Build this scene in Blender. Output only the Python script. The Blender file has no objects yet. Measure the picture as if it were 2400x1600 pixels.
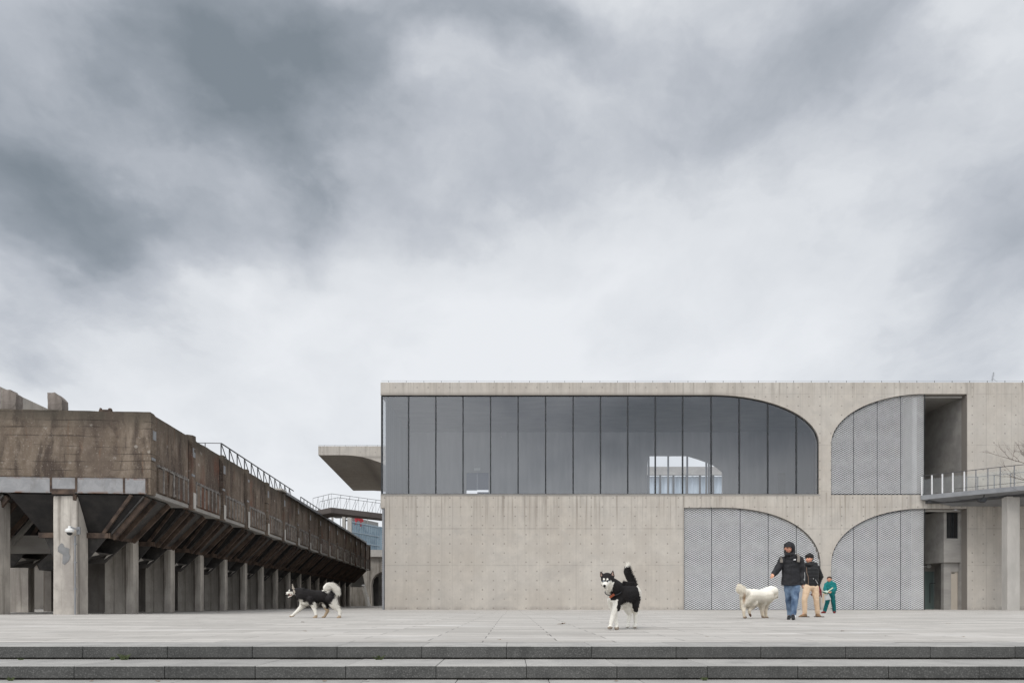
import bpy, bmesh, math, random
from mathutils import Vector, Matrix, noise
R = math.radians
random.seed(7)
sc = bpy.context.scene
COL = sc.collection
# ------------------------------------------------------------------ camera
CH = 0.40            # camera height above the plaza
F = 1600.0           # focal length in pixels of the 2400 px wide photograph
HY = 1411.0          # horizon row
cd = bpy.data.cameras.new("camera"); cam = bpy.data.objects.new("camera", cd); COL.objects.link(cam)
cam.location = (0, 0, CH); cam.rotation_euler = (R(90), 0, 0)
cd.sensor_width = 36; cd.lens = 24; cd.shift_y = 611 / 2400.0
cd.clip_start = 0.1; cd.clip_end = 3000
sc.camera = cam
sc.view_settings.view_transform = 'Standard'; sc.view_settings.look = 'None'
sc.view_settings.exposure = 0.0; sc.view_settings.gamma = 1
SUN_EL, SUN_AZ = 52, 205     # degrees; azimuth measured from +Y clockwise (behind the camera, slightly left)

def PX(px, py, Y):
    """photograph pixel at distance Y -> point in the world"""
    return Vector(((px - 1200) / F * Y, Y, CH + (HY - py) / F * Y))

# ------------------------------------------------------------------ node helper
class NT:
    def __init__(s, tree):
        s.t = tree; s.n = tree.nodes; s.l = tree.links
    def new(s, typ, **kw):
        n = s.n.new(typ)
        for k, v in kw.items(): setattr(n, k, v)
        return n
    def put(s, sock, v):
        if v is None: return
        if isinstance(v, bpy.types.NodeSocket): s.l.new(v, sock)
        elif isinstance(v, (tuple, list)):
            v = tuple(v)
            if len(sock.default_value) == 4 and len(v) == 3: v = v + (1,)
            sock.default_value = v
        else: sock.default_value = v
    def m(s, op, a, b=None, c=None, clamp=False):
        n = s.new('ShaderNodeMath', operation=op, use_clamp=clamp)
        s.put(n.inputs[0], a); s.put(n.inputs[1], b)
        if c is not None: s.put(n.inputs[2], c)
        return n.outputs[0]
    def v(s, op, a, b=None, scale=None):
        n = s.new('ShaderNodeVectorMath', operation=op)
        s.put(n.inputs[0], a)
        if b is not None: s.put(n.inputs[1], b)
        if scale is not None: s.put(n.inputs['Scale'], scale)
        return n.outputs['Value'] if op in ('DOT_PRODUCT', 'LENGTH', 'DISTANCE') else n.outputs[0]
    def sep(s, a):
        n = s.new('ShaderNodeSeparateXYZ'); s.put(n.inputs[0], a); return n.outputs
    def comb(s, x, y, z):
        n = s.new('ShaderNodeCombineXYZ'); s.put(n.inputs[0], x); s.put(n.inputs[1], y); s.put(n.inputs[2], z); return n.outputs[0]
    def noise(s, vec, scale=1, detail=4, rough=.55, dist=0):
        n = s.new('ShaderNodeTexNoise'); s.put(n.inputs['Vector'], vec); n.inputs['Scale'].default_value = scale
        n.inputs['Detail'].default_value = detail; n.inputs['Roughness'].default_value = rough; n.inputs['Distortion'].default_value = dist
        return n.outputs['Fac']
    def ramp(s, f, a, b, lo=0., hi=1., smooth=True):
        n = s.new('ShaderNodeMapRange'); n.interpolation_type = 'SMOOTHSTEP' if smooth else 'LINEAR'
        s.put(n.inputs[0], f); s.put(n.inputs[1], a); s.put(n.inputs[2], b); s.put(n.inputs[3], lo); s.put(n.inputs[4], hi)
        return n.outputs[0]
    def mix(s, f, a, b, mode='MIX'):
        n = s.new('ShaderNodeMix', data_type='RGBA', blend_type=mode)
        s.put(n.inputs[0], f); s.put(n.inputs[6], a); s.put(n.inputs[7], b); return n.outputs[2]
    def stretch(s, vec, x, y, z):
        return s.v('MULTIPLY', vec, (x, y, z))

# ------------------------------------------------------------------ world: overcast sky
w = bpy.data.worlds.new("World"); sc.world = w; w.use_nodes = True
T = NT(w.node_tree); T.n.clear()
out = T.new('ShaderNodeOutputWorld'); bg = T.new('ShaderNodeBackground')
sky = T.new('ShaderNodeTexSky', sky_type='NISHITA'); sky.sun_disc = False
sky.sun_elevation = R(SUN_EL); sky.sun_rotation = R(SUN_AZ)
tc = T.new('ShaderNodeTexCoord'); D = T.v('NORMALIZE', tc.outputs['Generated'])
x, y, z = T.sep(D)[:3]
zz = T.m('ADD', T.m('MAXIMUM', z, 0.0), 0.16)
plane = T.comb(T.m('DIVIDE', x, zz), T.m('DIVIDE', y, zz), 0.0)
warp = T.new('ShaderNodeTexNoise'); T.put(warp.inputs['Vector'], T.v('MULTIPLY', D, (3.0, 3.0, 4.5))); warp.inputs['Scale'].default_value = 1.0
warp.inputs['Detail'].default_value = 8.0; warp.inputs['Roughness'].default_value = .52
wv = T.v('SUBTRACT', warp.outputs['Color'], (.5, .5, .5))
Dw = T.v('ADD', D, T.v('SCALE', wv, scale=0.42))
n1 = T.noise(T.v('ADD', plane, T.v('SCALE', wv, scale=.5)), 0.85, 4, .45, .15)
n2 = T.noise(T.v('ADD', T.v('MULTIPLY', plane, (1.0, .45, 1)), (3.7, 1.2, 0)), 2.6, 6, .52, .2)
tone = T.m('ADD', T.m('MULTIPLY', T.m('SUBTRACT', n1, .5), .62), T.m('MULTIPLY', T.m('SUBTRACT', n2, .5), .34))
def blob(px, py, rx, ry, ang, wt):
    """a cloud bank: centre as seen in the photograph's direction, angular radii"""
    global tone
    c = Vector(((px - 1200) / F, 1, (HY - py) / F)); L = c.length; c.normalize()
    up = Vector((0, 0, 1)); ex = c.cross(up).normalized(); ez = ex.cross(c).normalized()
    a = R(ang); e1 = ex * math.cos(a) + ez * math.sin(a); e2 = -ex * math.sin(a) + ez * math.cos(a)
    e1 = e1 * (F * L / rx); e2 = e2 * (F * L / ry)
    d = T.v('SUBTRACT', Dw, tuple(c))
    u = T.v('DOT_PRODUCT', d, tuple(e1)); v_ = T.v('DOT_PRODUCT', d, tuple(e2))
    rr = T.m('ADD', T.m('MULTIPLY', u, u), T.m('MULTIPLY', v_, v_))
    g = T.m('EXPONENT', T.m('MULTIPLY', rr, -1.0))
    tone = T.m('ADD', tone, T.m('MULTIPLY', g, wt * 1.2))
# px, py, radius x, radius y, tilt, weight
for b in [(520, 60, 330, 190, -25, -.42), (640, 270, 230, 170, -60, -.26), (40, 340, 330, 230, -35, -.46), (330, 470, 380, 110, -8, -.20),
          (1120, 10, 420, 120, 0, -.30), (1120, 400, 300, 190, -10, -.22), (1980, 130, 420, 210, 20, -.24),
          (2330, 400, 300, 260, 30, -.24), (1680, 330, 240, 120, 30, -.08), (1330, 620, 260, 60, 10, -.06), (1750, 900, 500, 60, 5, -.03),
          (880, 760, 520, 170, 0, .16), (900, 330, 160, 120, 40, .12), (1500, 500, 300, 130, 20, .14), (2330, 80, 180, 120, 60, .12),
          (100, 900, 500, 180, 0, .08), (1300, 880, 700, 160, 0, .06), (1950, 560, 350, 130, 20, .06), (300, 620, 250, 90, 0, .02)]:
    blob(*b)
n3 = T.noise(T.v('ADD', T.v('MULTIPLY', plane, (1.0, .7, 1)), T.v('SCALE', wv, scale=.9)), 2.6, 7, .56, .0)
n4 = T.noise(T.v('MULTIPLY', Dw, (4.0, 4.0, 6.0)), 1.3, 7, .55, .0)
tone = T.m('ADD', tone, T.m('ADD', T.m('MULTIPLY', T.m('SUBTRACT', n3, .5), .40), T.m('MULTIPLY', T.m('SUBTRACT', n4, .5), .42)))
# cloud banks in the half of the sky behind the camera (they show only as reflections and light)
for px_, py_, rx, ry, an, wt in ((1650, 1000, 330, 120, 15, -.55), (1250, 900, 260, 260, 50, -.20), (950, 1050, 150, 300, 0, .15), (1900, 700, 300, 200, -20, -.3), (1500, 1250, 400, 60, 0, -.2)):
    c = Vector(((px_ - 1200) / F, -1, (HY - py_) / F)); L = c.length; c.normalize(); ex = Vector((1, 0, 0)); ez = ex.cross(c).normalized(); ex = c.cross(ez).normalized()
    a = R(an); e1 = (ex * math.cos(a) + ez * math.sin(a)) * (F * L / rx); e2 = (-ex * math.sin(a) + ez * math.cos(a)) * (F * L / ry)
    d = T.v('SUBTRACT', Dw, tuple(c)); u = T.v('DOT_PRODUCT', d, tuple(e1)); v_ = T.v('DOT_PRODUCT', d, tuple(e2))
    tone = T.m('ADD', tone, T.m('MULTIPLY', T.m('EXPONENT', T.m('MULTIPLY', T.m('ADD', T.m('MULTIPLY', u, u), T.m('MULTIPLY', v_, v_)), -1.0)), wt))
tone = T.m('ADD', tone, .72)
low = T.ramp(z, .52, .05, 0, .22); tone = T.m('ADD', tone, low)
cr = T.new('ShaderNodeValToRGB'); T.put(cr.inputs[0], tone)
e = cr.color_ramp.elements
e[0].position = 0.0; e[0].color = (.22, .255, .29, 1)
e[1].position = 1.0; e[1].color = (.86, .88, .91, 1)
for p, c in ((.28, (.335, .37, .415)), (.52, (.52, .55, .60)), (.74, (.74, .765, .80))):
    q = e.new(p); q.color = c + (1,)
# overcast sky is brighter towards the hidden sun, behind and above the camera
sd = Vector((math.sin(R(SUN_AZ)) * math.cos(R(SUN_EL)), math.cos(R(SUN_AZ)) * math.cos(R(SUN_EL)), math.sin(R(SUN_EL))))
glow = T.ramp(T.v('DOT_PRODUCT', D, tuple(sd)), .15, 1.0, 1.0, 2.1)
cloud = T.v('SCALE', cr.outputs[0], scale=glow)
skyc = T.v('SCALE', sky.outputs[0], scale=.1)
final = T.mix(.94, skyc, cloud)
T.put(bg.inputs[0], final); bg.inputs[1].default_value = 1.0
T.l.new(bg.outputs[0], out.inputs[0])
w.cycles.sampling_method = 'MANUAL'; w.cycles.sample_map_resolution = 512
# soft sun behind the cloud
sl = bpy.data.lights.new("sun", 'SUN'); sl.energy = 1.1; sl.angle = R(18); sl.color = (1, .96, .9)
so = bpy.data.objects.new("sun", sl); COL.objects.link(so); so.rotation_euler = (-sd).to_track_quat('-Z', 'Y').to_euler(); so.location = (0, -20, 40)

# ------------------------------------------------------------------ materials
def mat(name, color=(.5, .5, .5), rough=.7, metal=0., spec=.3):
    m = bpy.data.materials.new(name); m.use_nodes = True
    t = NT(m.node_tree); b = t.n['Principled BSDF']
    b.inputs['Base Color'].default_value = tuple(color) + (1,); b.inputs['Roughness'].default_value = rough
    b.inputs['Metallic'].default_value = metal; b.inputs['Specular IOR Level'].default_value = spec
    return m, t, b
def noisy(name, c1, c2, scale=3, rough=.75, metal=0., stretch=(1, 1, 1), bump=.0, detail=5, spec=.3):
    m, t, b = mat(name, c1, rough, metal, spec)
    tc = t.new('ShaderNodeTexCoord'); p = t.stretch(tc.outputs['Object'], *stretch)
    n = t.noise(p, scale, detail, .6)
    t.put(b.inputs['Base Color'], t.mix(t.ramp(n, .3, .7), c1, c2))
    if bump:
        bp = t.new('ShaderNodeBump'); bp.inputs['Strength'].default_value = bump; t.put(bp.inputs['Height'], n); bp.inputs['Distance'].default_value = .02
        t.l.new(bp.outputs[0], b.inputs['Normal'])
    return m
M = {}
M['frame'] = noisy('dark_frame', (.022, .024, .027), (.035, .037, .04), 4, .45)
M['steel_grey'] = noisy('grey_steel', (.21, .215, .225), (.26, .265, .275), 2, .5)
M['alu'] = noisy('aluminium', (.66, .66, .66), (.74, .74, .74), 2, .5)
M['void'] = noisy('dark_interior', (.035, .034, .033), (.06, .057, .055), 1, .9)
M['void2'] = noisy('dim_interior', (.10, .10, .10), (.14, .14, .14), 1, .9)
M['white'] = noisy('white_plastic', (.72, .72, .70), (.78, .78, .76), 5, .4)
M['rust'] = noisy('rust', (.125, .088, .066), (.045, .033, .028), 2.6, .9, bump=.3)
M['darksteel'] = noisy('dark_steel', (.05, .05, .052), (.08, .08, .083), 3, .55)
M['inner'] = noisy('inner_concrete', (.36, .36, .355), (.46, .455, .45), .5, .85, stretch=(3, 3, .4))
M['plain_conc'] = noisy('plain_concrete', (.42, .40, .37), (.50, .475, .44), 1.0, .85, stretch=(1.5, 1.5, .6), bump=.15)
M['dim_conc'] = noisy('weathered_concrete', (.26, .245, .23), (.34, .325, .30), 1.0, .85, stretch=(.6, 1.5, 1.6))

def museum_concrete():
    m, t, b = mat('fair_faced_concrete', rough=.82, spec=.2)
    tc = t.new('ShaderNodeTexCoord'); P = tc.outputs['Object']; X, Y, Z = t.sep(P)[:3]
    big = t.noise(P, .22, 5, .6); med = t.noise(t.stretch(P, 1, 1, .8), 1.1, 6, .65); fine = t.noise(P, 9, 4, .6)
    c = t.mix(t.ramp(big, .32, .68), (.462, .418, .365), (.515, .480, .432))
    c = t.mix(t.ramp(med, .35, .75, 0, .5), c, (.405, .370, .332))
    c = t.mix(t.ramp(med, .52, .30, 0, .4), c, (.57, .525, .462))
    c = t.mix(t.ramp(t.noise(t.stretch(P, .35, .35, .5), 1.1, 7, .7, .6), .52, .68, 0, .45), c, (.39, .365, .335))
    c = t.mix(t.ramp(fine, .45, .8, 0, .22), c, (.36, .34, .31))
    # rain streaks, strong under sills and along the parapet
    st = t.noise(t.stretch(P, 5.5, 5.5, .10), 1, 6, .7)
    st2 = t.noise(t.stretch(P, 2.0, 2.0, .3), 1, 5, .6)
    # Z is height above plaza base (object origin at -0.09)
    k1 = t.m('MULTIPLY', t.ramp(Z, 4.2, 7.8), t.ramp(Z, 7.95, 7.85))       # under the long sill
    k2 = t.m('MULTIPLY', t.ramp(Z, 13.6, 15.4), .8)
    k = t.m('ADD', t.m('MAXIMUM', k1, k2), .16)
    c = t.mix(t.m('MULTIPLY', t.ramp(st, .47, .72), t.m('MULTIPLY', k, .95)), c, (.27, .24, .205))
    c = t.mix(t.m('MULTIPLY', t.ramp(st2, .5, .75), t.m('MULTIPLY', k, .5)), c, (.30, .275, .245))
    # dirt line along parapet foot and base
    k3 = t.m('MULTIPLY', t.ramp(Z, 14.75, 14.50), t.ramp(Z, 14.3, 14.5))
    c = t.mix(t.m('MULTIPLY', t.m('MULTIPLY', k3, .55), t.ramp(X, 25, 22)), c, (.25, .225, .20))
    k4 = t.ramp(Z, .35, .0); c = t.mix(t.m('MULTIPLY', k4, t.ramp(med, .35, .6, 0, .6)), c, (.28, .255, .23))
    # tie holes
    def tri(v, pitch, off=0.):
        a = t.m('ADD', v, off + 1000 * pitch); a = t.m('MODULO', a, pitch); return t.m('ABSOLUTE', t.m('SUBTRACT', a, pitch / 2))
    hx = tri(X, .735, .1); hz = tri(Z, .62, .2)
    hd = t.m('SQRT', t.m('ADD', t.m('MULTIPLY', hx, hx), t.m('MULTIPLY', hz, hz)))
    vis = t.ramp(t.noise(t.stretch(P, .9, .9, .9), 1.3, 2), .36, .60, .12, .75)
    c = t.mix(t.m('MULTIPLY', t.ramp(hd, .065, .03), vis), c, (.20, .18, .16))
    # pour joints
    for zz_, s_ in ((5.47, .5), (3.0, .28), (6.93, .15), (7.98, .3), (11.1, .35), (14.55, .25)):
        wob = t.m('ADD', Z, t.m('MULTIPLY', t.m('SUBTRACT', big, .5), .05))
        d = t.m('ABSOLUTE', t.m('SUBTRACT', wob, zz_)); c = t.mix(t.m('MULTIPLY', t.ramp(d, .045, .01), t.m('MULTIPLY', t.ramp(med, .3, .6), s_)), c, (.22, .20, .18))
    for xx_, s_ in ((20.43, .6), (29.75, .3), (39.6, .9), (13.2, .25), (40.9, .3), (42.6, .2), (34.0, .2)):
        d = t.m('ABSOLUTE', t.m('SUBTRACT', X, xx_)); c = t.mix(t.m('MULTIPLY', t.ramp(d, .035, .01), s_), c, (.2, .18, .16))
    # faint shuttering boards
    bd = tri(X, 1.47, .3); c = t.mix(t.ramp(bd, .03, .005, 0, .16), c, (.25, .23, .2))
    t.put(b.inputs['Base Color'], c)
    bp = t.new('ShaderNodeBump'); bp.inputs['Strength'].default_value = .25; bp.inputs['Distance'].default_value = .02
    t.put(bp.inputs['Height'], t.m('ADD', med, t.m('MULTIPLY', fine, .4))); t.l.new(bp.outputs[0], b.inputs['Normal'])
    return m
M['conc'] = museum_concrete()

def bunker_concrete(name, side=False):
    m, t, b = mat(name, rough=.92, spec=.12)
    tc = t.new('ShaderNodeTexCoord'); P = tc.outputs['Object']; X, Y, Z = t.sep(P)[:3]
    A = t.m('ADD', t.m('MULTIPLY', X, 1), t.m('MULTIPLY', Y, 1))
    big = t.noise(t.stretch(P, 1, 1, .35), .9, 6, .65); med = t.noise(P, 3.2, 6, .7); fine = t.noise(P, 16, 4, .65)
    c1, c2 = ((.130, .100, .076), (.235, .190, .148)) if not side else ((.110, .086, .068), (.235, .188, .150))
    c = t.mix(t.ramp(big, .3, .7), c1, c2)
    c = t.mix(t.ramp(med, .45, .75, 0, .7), c, (.29, .24, .195) if not side else (.24, .20, .165))
    stv = t.noise(t.stretch(P, 1.5, 1.5, .32), 1, 7, .68, .5)
    c = t.mix(t.ramp(stv, .46, .66, 0, .85), c, (.060, .046, .039))
    c = t.mix(t.ramp(t.noise(t.stretch(P, 1, 1, .5), .45, 5, .6, .8), .50, .66, 0, .6), c, (.07, .052, .045))
    c = t.mix(t.ramp(t.noise(t.stretch(P, 2.2, 2.2, .3), 1.3, 5, .6, .4), .58, .75, 0, .6), c, (.17, .085, .045))     # rust wash
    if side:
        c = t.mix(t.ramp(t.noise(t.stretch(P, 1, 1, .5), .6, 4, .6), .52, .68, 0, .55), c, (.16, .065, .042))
    c = t.mix(t.ramp(fine, .58, .72, 0, .75), c, (.36, .32, .28)); c = t.mix(t.ramp(fine, .40, .24, 0, .6), c, (.05, .04, .033))
    vo = t.new('ShaderNodeTexVoronoi'); t.put(vo.inputs['Vector'], t.v('ADD', t.stretch(P, 1, 1, 1.3), t.v('SCALE', t.comb(med, fine, big), scale=.35))); vo.inputs['Scale'].default_value = 1.7
    c = t.mix(t.m('MULTIPLY', t.ramp(vo.outputs['Distance'], .17, .12), t.ramp(big, .45, .6)), c, (.33, .30, .265))
    # top darkening moss
    c = t.mix(t.m('MULTIPLY', t.ramp(Z, 6.9, 7.75), t.ramp(big, .35, .6, .25, .85)), c, (.07, .062, .05))
    h = fine
    if not side:
        zw = t.m('ADD', Z, t.m('MULTIPLY', t.m('SUBTRACT', t.noise(t.stretch(P, .12, .12, 1.3), 1, 2, .5), .5), .55))
        zz_ = t.m('MODULO', t.m('ADD', zw, 100.), .31); dd = t.m('ABSOLUTE', t.m('SUBTRACT', zz_, .155))
        part = t.ramp(t.noise(t.stretch(P, .45, .45, 3), 1.5, 4, .6, .3), .44, .60)
        c = t.mix(t.m('MULTIPLY', t.ramp(dd, .022, .004), t.m('MULTIPLY', part, .85)), c, (.035, .028, .024))
    t.put(b.inputs['Base Color'], c)
    bp = t.new('ShaderNodeBump'); bp.inputs['Strength'].default_value = .6; bp.inputs['Distance'].default_value = .03
    t.put(bp.inputs['Height'], t.m('ADD', t.m('MULTIPLY', med, 1.0), t.m('MULTIPLY', fine, .6))); t.l.new(bp.outputs[0], b.inputs['Normal'])
    return m
M['strap'] = noisy('dull_strap', (.12, .105, .095), (.32, .30, .28), 4, .8)
M['old'] = bunker_concrete('old_concrete'); M['oldside'] = bunker_concrete('old_concrete_side', True)

def column_concrete(name, base, dark, stain):
    m, t, b = mat(name, rough=.9, spec=.15)
    tc = t.new('ShaderNodeTexCoord'); P = tc.outputs['Object']
    big = t.noise(t.stretch(P, 1, 1, .5), .9, 6, .6); st = t.noise(t.stretch(P, 3.4, 3.4, .12), 1, 5, .65); f = t.noise(P, 7, 5, .6)
    c = t.mix(t.ramp(big, .35, .68), base, dark); c = t.mix(t.ramp(st, .5, .68, 0, stain), c, (.09, .075, .06))
    c = t.mix(t.ramp(f, .5, .8, 0, .35), c, tuple(.7 * q for q in dark)); c = t.mix(t.ramp(f, .4, .2, 0, .3), c, tuple(1.15 * q for q in base))
    t.put(b.inputs['Base Color'], c)
    bp = t.new('ShaderNodeBump'); bp.inputs['Strength'].default_value = .4; bp.inputs['Distance'].default_value = .02
    t.put(bp.inputs['Height'], f); t.l.new(bp.outputs[0], b.inputs['Normal'])
    return m
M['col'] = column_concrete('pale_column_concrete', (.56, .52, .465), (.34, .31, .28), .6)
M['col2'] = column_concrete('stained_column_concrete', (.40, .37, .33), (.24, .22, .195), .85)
M['col3'] = column_concrete('shade_toned_concrete', (.17, .155, .14), (.10, .09, .08), .7)  # darker column tone, shade under the bunker put into the colour
M['patch'] = noisy('grey_render_patch', (.20, .20, .20), (.25, .25, .25), 5, .9)

M['gap_shade'] = noisy('gap_shade_dark', (.014, .013, .013), (.030, .027, .025), 2, .8)  # near-black tone: shade of the gaps between hoppers put into the colour
def hopper_steel():
    m, t, b = mat('hopper_steel', rough=.62, metal=.0, spec=.4)
    tc = t.new('ShaderNodeTexCoord'); P = tc.outputs['Object']
    n = t.noise(P, 1.4, 6, .65, .5); f = t.noise(P, 6, 5, .6)
    c = t.mix(t.ramp(n, .35, .65), (.038, .036, .035), (.085, .078, .072)); c = t.mix(t.ramp(n, .60, .70, 0, .7), c, (.13, .080, .046))
    c = t.mix(t.ramp(f, .6, .75, 0, .6), c, (.14, .13, .12)); t.put(b.inputs['Base Color'], c)
    return m
M['hopper'] = hopper_steel()

def painted_steel():
    m, t, b = mat('painted_beam', rough=.55, spec=.3)
    tc = t.new('ShaderNodeTexCoord'); P = tc.outputs['Object']; Z = t.sep(P)[2]
    n = t.noise(P, 2.2, 6, .7, .4); e1 = t.m('ADD', t.ramp(Z, 4.74, 4.62), t.m('MULTIPLY', t.ramp(Z, 5.12, 5.2), .7))
    c = t.mix(t.ramp(n, .4, .6), (.25, .25, .255), (.31, .31, .315))
    c = t.mix(t.m('MULTIPLY', t.ramp(n, .44, .6), t.m('ADD', e1, .03, clamp=True)), c, (.15, .07, .038)); c = t.mix(t.ramp(t.noise(t.stretch(P, .8, .8, .3), 1.6, 6, .7), .5, .7, 0, .5), c, (.16, .15, .14)); t.put(b.inputs['Base Color'], c)
    return m
M['beam'] = painted_steel()

def plaza_mat():
    m, t, b = mat('granite_paving', rough=.72, spec=.3)
    tc = t.new('ShaderNodeTexCoord'); P = tc.outputs['Object']
    br = t.new('ShaderNodeTexBrick'); t.put(br.inputs['Vector'], t.v('ADD', P, (.3, .18, 0)))
    br.inputs['Scale'].default_value = 1.; br.inputs['Brick Width'].default_value = 1.35; br.inputs['Row Height'].default_value = .46
    br.inputs['Mortar Size'].default_value = .008; br.inputs['Mortar Smooth'].default_value = .3; br.inputs['Bias'].default_value = .0
    br.inputs['Color1'].default_value = (.385, .360, .328, 1); br.inputs['Color2'].default_value = (.555, .522, .480, 1); br.inputs['Mortar'].default_value = (.07, .062, .055, 1)
    br.offset = .43; br.offset_frequency = 2
    c = br.outputs['Color']
    big = t.noise(t.stretch(P, .5, 1.2, 1), .6, 6, .65); fl = t.noise(P, 30, 3, .6); md = t.noise(t.stretch(P, .8, 3.5, 1), 2.2, 5, .6)
    c = t.mix(t.ramp(t.noise(t.stretch(P, .25, .9, 1), 1.4, 7, .7, .5), .54, .70, 0, .55), c, (.30, .28, .255))
    c = t.mix(t.ramp(big, .35, .7, 0, .5), c, (.38, .365, .34)); c = t.mix(t.ramp(big, .48, .28, 0, .5), c, (.60, .585, .565))
    c = t.mix(t.ramp(md, .50, .70, 0, .55), c, (.29, .27, .245)); c = t.mix(t.ramp(fl, .5, .8, 0, .3), c, (.30, .29, .28))
    t.put(b.inputs['Base Color'], c)
    bp = t.new('ShaderNodeBump'); bp.inputs['Strength'].default_value = .3; bp.inputs['Distance'].default_value = .01
    t.put(bp.inputs['Height'], t.m('SUBTRACT', fl, t.m('MULTIPLY', br.outputs['Fac'], 3.0))); t.l.new(bp.outputs[0], b.inputs['Normal'])
    return m
M['plaza'] = plaza_mat()
def granite(name, c1, c2, speck, stretch=1):
    m, t, b = mat(name, rough=.8, spec=.3)
    tc = t.new('ShaderNodeTexCoord'); P = tc.outputs['Object']
    f = t.noise(P, 85, 3, .75); f2 = t.noise(P, 210, 2, .7); g = t.noise(t.stretch(P, 1.5, 1.5, 3), 1.6, 6, .65)
    vo = t.new('ShaderNodeTexVoronoi'); t.put(vo.inputs['Vector'], P); vo.inputs['Scale'].default_value = 95
    geo = t.new('ShaderNodeNewGeometry')
    c = t.mix(t.ramp(g, .3, .7), c1, c2); c = t.mix(t.ramp(f, .48, .70, 0, .75), c, speck); c = t.mix(t.ramp(f2, .42, .3, 0, .7), c, tuple(.4 * q for q in c1))
    c = t.mix(t.ramp(t.noise(t.stretch(P, 2.5, 2.5, .9), 1.0, 6, .7, .6), .5, .68, 0, .45), c, tuple(.62 * q for q in c1))
    c = t.mix(t.ramp(geo.outputs['Random Per Island'], 0, 1, 0, .28), c, tuple(.6 * q for q in c1))
    t.put(b.inputs['Base Color'], c)
    bp = t.new('ShaderNodeBump'); bp.inputs['Strength'].default_value = .5; bp.inputs['Distance'].default_value = .004
    t.put(bp.inputs['Height'], f); t.l.new(bp.outputs[0], b.inputs['Normal'])
    return m
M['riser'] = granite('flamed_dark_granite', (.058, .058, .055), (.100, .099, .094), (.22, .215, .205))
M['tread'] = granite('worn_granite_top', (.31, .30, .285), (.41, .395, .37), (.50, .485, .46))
M['joint'] = noisy('joint_gap_shade', (.03, .028, .024), (.05, .045, .035), 9, .95)  # joint tone, also carries the shadow gap under the risers as colour

def glass_mat(name, tint=(.80, .83, .85), refl=.10):
    m = bpy.data.materials.new(name); m.use_nodes = True; t = NT(m.node_tree); t.n.clear()
    o = t.new('ShaderNodeOutputMaterial'); tr = t.new('ShaderNodeBsdfTransparent'); tr.inputs[0].default_value = tint + (1,)
    gl = t.new('ShaderNodeBsdfGlossy'); gl.inputs['Roughness'].default_value = .03; gl.inputs[0].default_value = (.97, .98, 1.0, 1)
    fr = t.new('ShaderNodeFresnel'); fr.inputs[0].default_value = 1.45
    fac = t.m('ADD', fr.outputs[0], refl - .04, clamp=True)
    tc = t.new('ShaderNodeTexCoord'); n = t.noise(t.stretch(tc.outputs['Object'], .7, .7, .25), 1, 3, .5)
    bp = t.new('ShaderNodeBump'); bp.inputs['Strength'].default_value = .06; bp.inputs['Distance'].default_value = .05; t.put(bp.inputs['Height'], n)
    t.l.new(bp.outputs[0], gl.inputs['Normal'])
    mx = t.new('ShaderNodeMixShader'); t.put(mx.inputs[0], fac); t.l.new(tr.outputs[0], mx.inputs[1]); t.l.new(gl.outputs[0], mx.inputs[2])
    t.l.new(mx.outputs[0], o.inputs[0]); return m
M['glass'] = glass_mat('window_glass', (.88, .89, .90), .145)
M['rail_glass'] = glass_mat('rail_glass', (.88, .90, .88), .07)
def vcol(name, rough=.8, spec=.2):
    m, t, b = mat(name, rough=rough, spec=spec)
    a = t.new('ShaderNodeAttribute'); a.attribute_name = 'Col'
    tc = t.new('ShaderNodeTexCoord'); n = t.noise(tc.outputs['Object'], 60, 3, .6)
    t.put(b.inputs['Base Color'], t.mix(t.ramp(n, .3, .7, 0, .10), a.outputs['Color'], (.0, .0, .0), 'MIX')); return m
M['fur'] = vcol('fur', .8, .2); M['skin'] = vcol('skin', .6, .3)

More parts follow.
